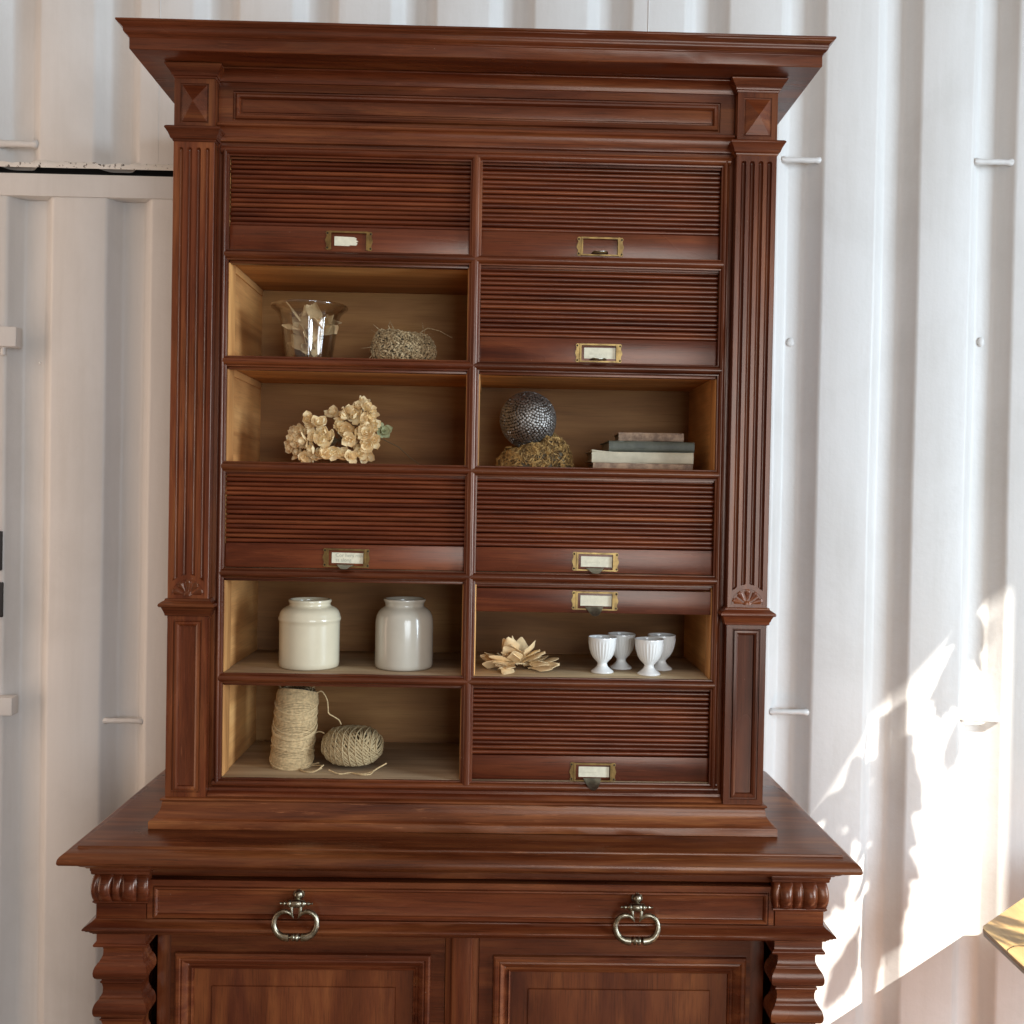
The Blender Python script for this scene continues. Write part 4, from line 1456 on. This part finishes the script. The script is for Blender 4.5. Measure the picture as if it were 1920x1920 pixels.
# --- stoneware jars
def jar(name, label, x, y, z, prof, mat):
    v, f = lathe_data(prof, 72)
    o = mk(name, v, f, mat, None, True, 50, (x, y, z))
    return tag(o, label, 'jar', 'stoneware jars')
jar('stoneware_jar', 'cream stoneware jar with a raised ring round its shoulder', -0.2925, 0.080, S[5],
    [(0.0, 0.002), (0.045, 0.0), (0.0520, 0.0005), (0.0542, 0.0030), (0.0546, 0.010), (0.0548, 0.078), (0.0550, 0.0835), (0.0560, 0.0850), (0.0566, 0.0870), (0.0568, 0.0890), (0.0560, 0.0915), (0.0552, 0.0930), (0.0545, 0.0970), (0.0520, 0.1025), (0.0480, 0.1068), (0.0425, 0.1098), (0.0388, 0.1112), (0.0374, 0.1130), (0.0370, 0.1150), (0.0378, 0.1172), (0.0388, 0.1188), (0.0391, 0.1208), (0.0385, 0.1226), (0.0370, 0.1234), (0.0350, 0.1230), (0.0335, 0.1210), (0.0330, 0.1150), (0.0380, 0.1050), (0.0480, 0.0950), (0.0490, 0.01), (0.0, 0.008)], 'ceramic')
jar('stoneware_jar', 'plain greyish stoneware jar without a ring, right of the ringed jar', -0.1200, 0.085, S[5],
    [(0.0, 0.002), (0.044, 0.0), (0.0500, 0.0008), (0.0525, 0.0038), (0.0530, 0.010), (0.0531, 0.075), (0.0526, 0.087), (0.0508, 0.0960), (0.0475, 0.1030), (0.0430, 0.1080), (0.0385, 0.1108), (0.0362, 0.1125), (0.0352, 0.1142), (0.0354, 0.1170), (0.0370, 0.1205), (0.0386, 0.1230), (0.0390, 0.1246), (0.0385, 0.1262), (0.0368, 0.1268), (0.0345, 0.1262), (0.0330, 0.1235), (0.0322, 0.1150), (0.0380, 0.1050), (0.0470, 0.095), (0.0475, 0.01), (0.0, 0.008)], 'ceramic2')

# --- egg cups
ep = [(0.0, 0.0035), (0.012, 0.0022), (0.0195, 0.0), (0.0208, 0.0008), (0.0210, 0.0022), (0.0195, 0.0042), (0.0150, 0.0072), (0.0105, 0.0115), (0.0088, 0.0155), (0.0092, 0.0185), (0.0118, 0.0212), (0.0165, 0.0265), (0.0208, 0.0345), (0.0238, 0.0440), (0.0254, 0.0540), (0.0259, 0.0600), (0.0262, 0.0635), (0.0259, 0.0650), (0.0250, 0.0652), (0.0243, 0.0642), (0.0238, 0.0600), (0.0228, 0.0520), (0.0195, 0.0380), (0.0140, 0.0280), (0.0060, 0.0235), (0.0, 0.0225)]
epf = []
for (r0, z0), (r1, z1) in zip(ep, ep[1:]):
    epf += [(r0, z0), ((r0+r1)/2, (z0+z1)/2)]
epf.append(ep[-1])
def rib(a, r, z):
    if 0.0205 < z < 0.0595 and r > 0.010:
        w = min(1, (z-0.0205)/0.008, (0.0595-z)/0.003)
        return 0.045*w*(abs(cos(a*13))**0.8-0.5)
    return 0
nout = 2*18
epf_out = epf
v, f = lathe_data(epf_out, 144, lambda a, r, z: rib(a, r, z))
EGG = bpy.data.meshes.new('egg_cup')
EGG.from_pydata(v, [], f)
recalc(EGG)
finish(EGG, 'porcelain', True, 60)
for x, y, lab in ((0.2430, 0.062, 'front left white ribbed egg cup, nearest the wood shavings'),
                  (0.2835, 0.110, 'rear white ribbed egg cup peeking out between the two front ones'),
                  (0.3262, 0.046, 'frontmost white ribbed egg cup, right one of the front pair'),
                  (0.3575, 0.104, 'rearmost white ribbed egg cup at the far right, in shade')):
    o = link('egg_cup', EGG, None, (x, y, S[5]), (0, 0, random.uniform(0, 1)))
    tag(o, lab, 'egg cup', 'white egg cups')

# --- twine
spool = thing('twine_spool', 'tall spool of pale jute twine leaning slightly right', 'twine', (-0.3235, 0.085, S[6]))
spool.rotation_euler = (0, 0.075, 0)
mb = MB()
HS, RS = 0.141, 0.0372
def srad(t):
    return RS*(1-0.03*t)-0.0035*max(0, (t-0.93)/0.07)**2-0.003*max(0, (0.05-t)/0.05)**2
v, f = lathe_data([(0.0, 0.0005)]+[(srad(i/16)-0.0009, HS*i/16+0.0005) for i in range(17)]+[(0.017, HS-0.001), (0.0155, HS-0.006), (0.014, HS-0.05), (0, HS-0.05)], 40)
cv = mk('spool_core', v, f, 'jutecore', spool, True, 60)
rnd = random.Random(14)
def winding(t0, t1, turns, updown, phase, rr, bulge=0.0):
    n = int(turns*30)
    pts = []
    for i in range(n+1):
        u = i/n
        t = t0+(t1-t0)*u
        a = phase+2*pi*turns*u
        z = HS*t+updown*sin(a)
        tt = min(1, max(0, z/HS))
        r = srad(tt)+bulge+0.0005*noise.noise((a*1.7, t*13, phase))
        pts.append((r*cos(a), r*sin(a), z+0.0004*noise.noise((a*2.2, phase, t*7))))
    return pts
mb = MB()
mb.tube(winding(0.012, 0.985, 47, 0.0, 0.0, 0), 0.00142, 5)
for band in range(6):
    t0, t1 = 0.02+band*0.158, 0.02+(band+1)*0.158+0.03
    mb.tube(winding(t0, min(0.975, t1), 11, (0.009, -0.0105)[band % 2], rnd.uniform(0, 6), 0, 0.0011), 0.00105, 5)
for q in range(7):
    t = 0.10+0.12*q
    mb.tube(winding(t, t+0.02, 2.2, random.choice((-1, 1))*rnd.uniform(0.010, 0.018), rnd.uniform(0, 6), 0, 0.0024), 0.00115, 5)
mb.tube(winding(0.50, 0.515, 1.6, 0.0155, 3.9, 0, 0.0032), 0.0013, 5)
mb.tube(winding(0.515, 0.525, 1.4, 0.0150, 3.9, 0, 0.0032), 0.0013, 5)
o = mb.build('winding', 'jute', spool, True, 80)
o['kind'] = 'stuff'
# ragged top and hairs
mb = MB()
for q in range(46):
    a = rnd.uniform(0, 2*pi)
    r0 = rnd.uniform(0.018, 0.034)
    p = Vector((r0*cos(a), r0*sin(a), HS-0.004))
    d = Vector((rnd.uniform(-1, 1), rnd.uniform(-1, 1), rnd.uniform(0.2, 1.1)))*0.011
    mb.tube([p, p+d*0.5+Vector((0, 0, 0.003)), p+d], [0.0007, 0.0005, 0.0002], 4)
for q in range(170):
    a = rnd.uniform(0, 2*pi)
    t = rnd.random()
    r0 = srad(t)
    p = Vector((r0*cos(a), r0*sin(a), max(0.001, HS*t)))
    d = Vector((cos(a)+rnd.uniform(-1, 1), sin(a)+rnd.uniform(-1, 1), rnd.uniform(-.6, .6))).normalized()*rnd.uniform(0.003, 0.006)
    mb.tube([p, p+d], [0.00018, 0.00008], 3)
for q in range(12):
    a = 2*pi*q/12
    mb.tube([(0.027*cos(a+i*.35), 0.027*sin(a+i*.35), HS-0.001+0.0015*sin(i+q)) for i in range(8)], 0.0009, 5)
o = mb.build('loose_fibre', 'jute2', spool, True, 80)
o['kind'] = 'stuff'
mb = MB()
mb.ellipsoid((0.004, 0, HS-0.001), 0.0165, 0.0165, 0.002, 16, 6)
mb.build('hollow_shade', 'hollowshade', spool)  # dark disc over the spool top, painting the shade of its hollow

tb_ = thing('twine_ball', 'squat ball of brown twine with a loose trailing end', 'twine', (-0.2115, 0.085, S[6]))
AX, AZ = 0.0560, 0.0385
mb = MB()
mb.ellipsoid((0, 0, AZ), AX*0.90, AX*0.87, AZ*0.74, 30, 16)
mb.build('ball_core', 'jutecore', tb_)
mb = MB()
def loop(nrm, off, ph, lay):
    nrm = nrm.normalized()
    t = nrm.orthogonal().normalized()
    b_ = nrm.cross(t)
    pts = []
    for i in range(40):
        a = 2*pi*i/40
        d = (t*cos(a)+b_*sin(a))*sqrt(max(0.02, 1-off*off))+nrm*off
        dim = 1-0.22*max(0, abs(d.z)-0.72)/0.28
        k = lay+0.010*noise.noise((d.x*4+ph, d.y*4, d.z*4))
        pts.append((d.x*AX*k, d.y*AX*k*0.97, AZ+d.z*AZ*k*dim))
    mb.tube(pts, 0.0016, 5, closed=True)
rnd = random.Random(31)
for lay, (ax_, cnt, wid) in enumerate((((0.75, -0.35, 0.35), 15, 0.62), ((-0.5, -0.30, 0.85), 12, 0.5), ((0.92, 0.25, -0.25), 15, 0.62), ((0.55, -0.55, 0.62), 13, 0.5), ((0.8, 0.05, 0.55), 15, 0.55), ((0.95, -0.1, 0.02), 10, 0.9))):
    base = Vector(ax_)
    for q in range(cnt):
        off = wid*(-1+2*q/(cnt-1))
        jit = Vector((rnd.uniform(-.05, .05), rnd.uniform(-.05, .05), rnd.uniform(-.05, .05)))
        loop(base+jit, off, rnd.uniform(0, 9), 0.955+0.012*lay)
o = mb.build('winding', 'jute2', tb_, True, 80)
o['kind'] = 'stuff'
mb = MB()
def smooth(pts, n=8):
    out = []
    P = [Vector(p) for p in pts]
    for i in range(len(P)-1):
        p0, p1, p2, p3 = P[max(0, i-1)], P[i], P[i+1], P[min(len(P)-1, i+2)]
        for k in range(n):
            t = k/n
            out.append(0.5*((2*p1)+(-p0+p2)*t+(2*p0-5*p1+4*p2-p3)*t*t+(-p0+3*p1-3*p2+p3)*t**3))
    out.append(P[-1])
    return out
mb.tube(smooth([(-0.050, -0.035, 0.0045), (-0.062, -0.045, 0.0025), (-0.078, -0.047, 0.0018), (-0.089, -0.030, 0.0018), (-0.086, -0.010, 0.0018), (-0.068, -0.004, 0.0018), (-0.054, -0.014, 0.004)]), 0.0013, 6)
mb.tube(smooth([(-0.046, -0.04, 0.012), (-0.058, -0.052, 0.004), (-0.074, -0.052, 0.0018), (-0.088, -0.038, 0.0018), (-0.092, -0.02, 0.0018), (-0.080, -0.004, 0.0018), (-0.060, -0.002, 0.006)]), 0.0013, 6)
mb.tube(smooth([(-0.052, 0.0, 0.060), (-0.062, 0.004, 0.062), (-0.072, 0.005, 0.0585), (-0.078, 0.006, 0.0600)]), 0.0013, 6)
mb.tube(smooth([(-0.035, -0.05, 0.006), (-0.015, -0.060, 0.0018), (0.004, -0.052, 0.0018), (0.025, -0.058, 0.0018), (0.040, -0.052, 0.0030), (0.052, -0.040, 0.008), (0.066, -0.03, 0.014)]), 0.0014, 6)
mb.tube(smooth([(0.010, -0.055, 0.0018), (0.026, -0.064, 0.0018), (0.040, -0.060, 0.0018), (0.044, -0.048, 0.004)]), 0.0014, 6)
mb.build('loose_end', 'jute', tb_, True, 80)
# strand running from the top of the spool to the ball
mb = MB()
mb.tube(smooth([(0.046, -0.004, 0.135), (0.054, -0.006, 0.1385), (0.0605, -0.006, 0.132), (0.0655, -0.006, 0.121), (0.0670, -0.006, 0.108), (0.0685, -0.006, 0.098), (0.077, -0.004, 0.092), (0.086, 0.0, 0.085), (0.0905, 0.0, 0.0765)]), 0.0013, 6)
sp = mb.build('loose_strand', 'jute', spool, True, 80)
sp.rotation_euler = (0, -0.075, 0)

# ================================================================== TABLE CORNER at the right
table = thing('table', 'wooden table corner dappled with sunlight at the lower right edge', 'table', (1.45, 0.0, 0.0))
TZ = 0.7435
outl = [(0.9285, 0.008), (0.9285-0.004, -0.16), (0.925, -0.55), (1.20, -0.82), (1.75, -0.82), (2.0, -0.55), (2.0, 0.02), (1.75, 0.30), (1.235, 0.30), (0.936, 0.022)]
def slab(name, pts, z0, z1, mat, parent, org, bev):
    bm = bmesh.new()
    lo = [bm.verts.new((x-org[0], y-org[1], z0)) for x, y in pts]
    hi = [bm.verts.new((x-org[0], y-org[1], z1)) for x, y in pts]
    bm.faces.new(lo)
    bm.faces.new(hi)
    n = len(pts)
    for i in range(n):
        bm.faces.new((lo[i], lo[(i+1) % n], hi[(i+1) % n], hi[i]))
    bmesh.ops.recalc_face_normals(bm, faces=bm.faces)
    if bev:
        bmesh.ops.bevel(bm, geom=[e for e in bm.edges], offset=bev, segments=2, affect='EDGES')
    me = bpy.data.meshes.new(name)
    bm.to_mesh(me)
    bm.free()
    finish(me, mat, True, 40)
    return link(name, me, parent)
org = (1.45, 0.0)
slab('table_top', outl, TZ-0.0065, TZ, 'tabletop', table, org, 0.0006)
slab('table_edge', [((x-1.45)*0.998+1.45, (y+0.26)*0.998-0.26) for x, y in outl], TZ-0.0135, TZ-0.0067, 'tableedge', table, org, 0.0008)
mb = MB()
mb.tube(smooth([(0.9262-1.45, -0.085, TZ-0.001), (0.930-1.45, -0.078, TZ+0.0002), (0.945-1.45, -0.066, TZ+0.0002), (0.965-1.45, -0.062, TZ+0.0002), (1.10-1.45, -0.062, TZ+0.0002)]), 0.0008, 4)
mb.build('inlay_line', 'screw', table)
mb = MB()
mb.tube([(0.05, -0.26, 0.02), (0.05, -0.26, TZ-0.014)], [0.045, 0.04], 16)
mb.ellipsoid((0.05, -0.26, 0.015), 0.28, 0.28, 0.015, 24, 6)
mb.build('pedestal', 'blackplate', table)

# ================================================================== PALM outside the window (casts the leaf shadows)
palm = thing('potted_palm', 'green potted palm standing right of the camera, outside the picture', 'plant', (1.9, -1.3, 0))
def frond(base, tip, sag, n, ll, lw, seed):
    rnd = random.Random(seed)
    mb = MB()
    base, tip = Vector(base), Vector(tip)
    pts = []
    for i in range(n+1):
        t = i/n
        p = base.lerp(tip, t)+Vector((0, 0, sag*sin(pi*t)))
        pts.append(p)
    mb.tube(pts, [0.005*(1-0.7*i/n) for i in range(n+1)], 5)
    for i in range(2, n+1):
        t = i/n
        d = (pts[i]-pts[i-1]).normalized()
        up = sdir.copy()       # leaflets spread broadside to the light
        sd = d.cross(up).normalized()
        L = ll*(sin(pi*min(1, 0.15+0.80*t)))*rnd.uniform(0.6, 1.25)
        for s in (-1, 1):
            aa = rnd.uniform(-.22, .22)
            dd = (sd*s*(0.80-aa)+d*(0.62+aa)).normalized()
            w = lw*rnd.uniform(0.6, 1.25)
            nrm = dd.cross(up).normalized()
            p0 = pts[i]
            v = []
            for k, (u, ww) in enumerate(((0, 0.25), (0.25, 0.85), (0.55, 1.0), (0.82, 0.6), (1.0, 0.04))):
                c = p0+dd*L*u+Vector((0, 0, -0.02*u*u))
                v += [c-nrm*w*ww*0.5, c+nrm*w*ww*0.5]
            mb.add(v, [(2*k, 2*k+1, 2*k+3, 2*k+2) for k in range(4)])
    return mb.build('frond', 'leaf', palm)
def via(wx, wz, k):
    """point on the sun ray that lands on the wall at (wx, wz), k metres back towards the sun, in palm space"""
    w_ = Vector((wx, WY, wz))
    p = w_+(tgt+sdir*6.0-w_)*(k/6.0)
    return p-Vector((1.9, -1.3, 0))
# each frond given by where its shadow starts and ends on the wall, its leaflet length and width there
for q, (ax, az, bx_, bz, ll, lw_) in enumerate((
        (1.170, 1.330, 1.040, 1.060, 0.075, 0.030),
        (0.962, 1.060, 0.952, 0.520, 0.050, 0.036),
        (0.945, 1.050, 0.930, 0.420, 0.070, 0.040),
        (0.900, 1.000, 0.760, 0.560, 0.085, 0.036),
        (0.800, 0.800, 0.640, 0.300, 0.085, 0.036),
        (1.085, 1.020, 1.060, 0.930, 0.022, 0.020),
        (0.880, 0.560, 0.800, 0.400, 0.035, 0.018),
        (0.600, 0.420, 0.720, 0.230, 0.055, 0.015),
        (0.520, 0.300, 0.660, 0.120, 0.060, 0.015))):
    k = 2.3+0.05*q
    sc_ = 1-k/6.0
    frond(via(ax, az, k), via(bx_, bz, k), 0.0, 13, ll*sc_, lw_*sc_, q)
mb = MB()
v, f = lathe_data([(0.0, 0.0), (0.13, 0.0), (0.17, 0.30), (0.18, 0.31), (0.165, 0.30), (0.15, 0.26), (0, 0.26)], 32)
mb.add(v, f)
mb.build('pot', 'plaster', palm, fix=True)

# unseen boards added to cut the sun beam down to its patch
def board(label, poly, k, org):
    org = Vector(org)
    pa = [via(x, z, k)+Vector((1.9, -1.3, 0)) for x, z in poly]
    v = [tuple(p-org) for p in pa]+[tuple(p+sdir*0.01-org) for p in pa]
    n = len(poly)
    o = mk('light_blocker', v, [tuple(range(n)), tuple(range(n, 2*n))]+[(i, (i+1) % n, n+(i+1) % n, n+i) for i in range(n)], 'plaster', None, False, loc=org)
    tag(o, label, 'light_blocker')
board('added board blocking the sun beam above its patch, outside the picture', [(-0.4, -1.1), (0.16, -0.45), (0.36, 0.04), (0.58, 0.44), (0.76, 0.78), (0.92, 1.04), (1.15, 1.29), (1.40, 1.42), (1.6, 2.2), (0.6, 2.2), (-0.6, 1.2)], 3.9, (2.3, -2.0, 0))
board('added narrow board blocking the sun beam on the right, outside the picture', [(1.196, -0.8), (2.2, -0.8), (2.2, 2.0), (1.190, 1.75)], 3.8, (2.6, -2.0, 0))
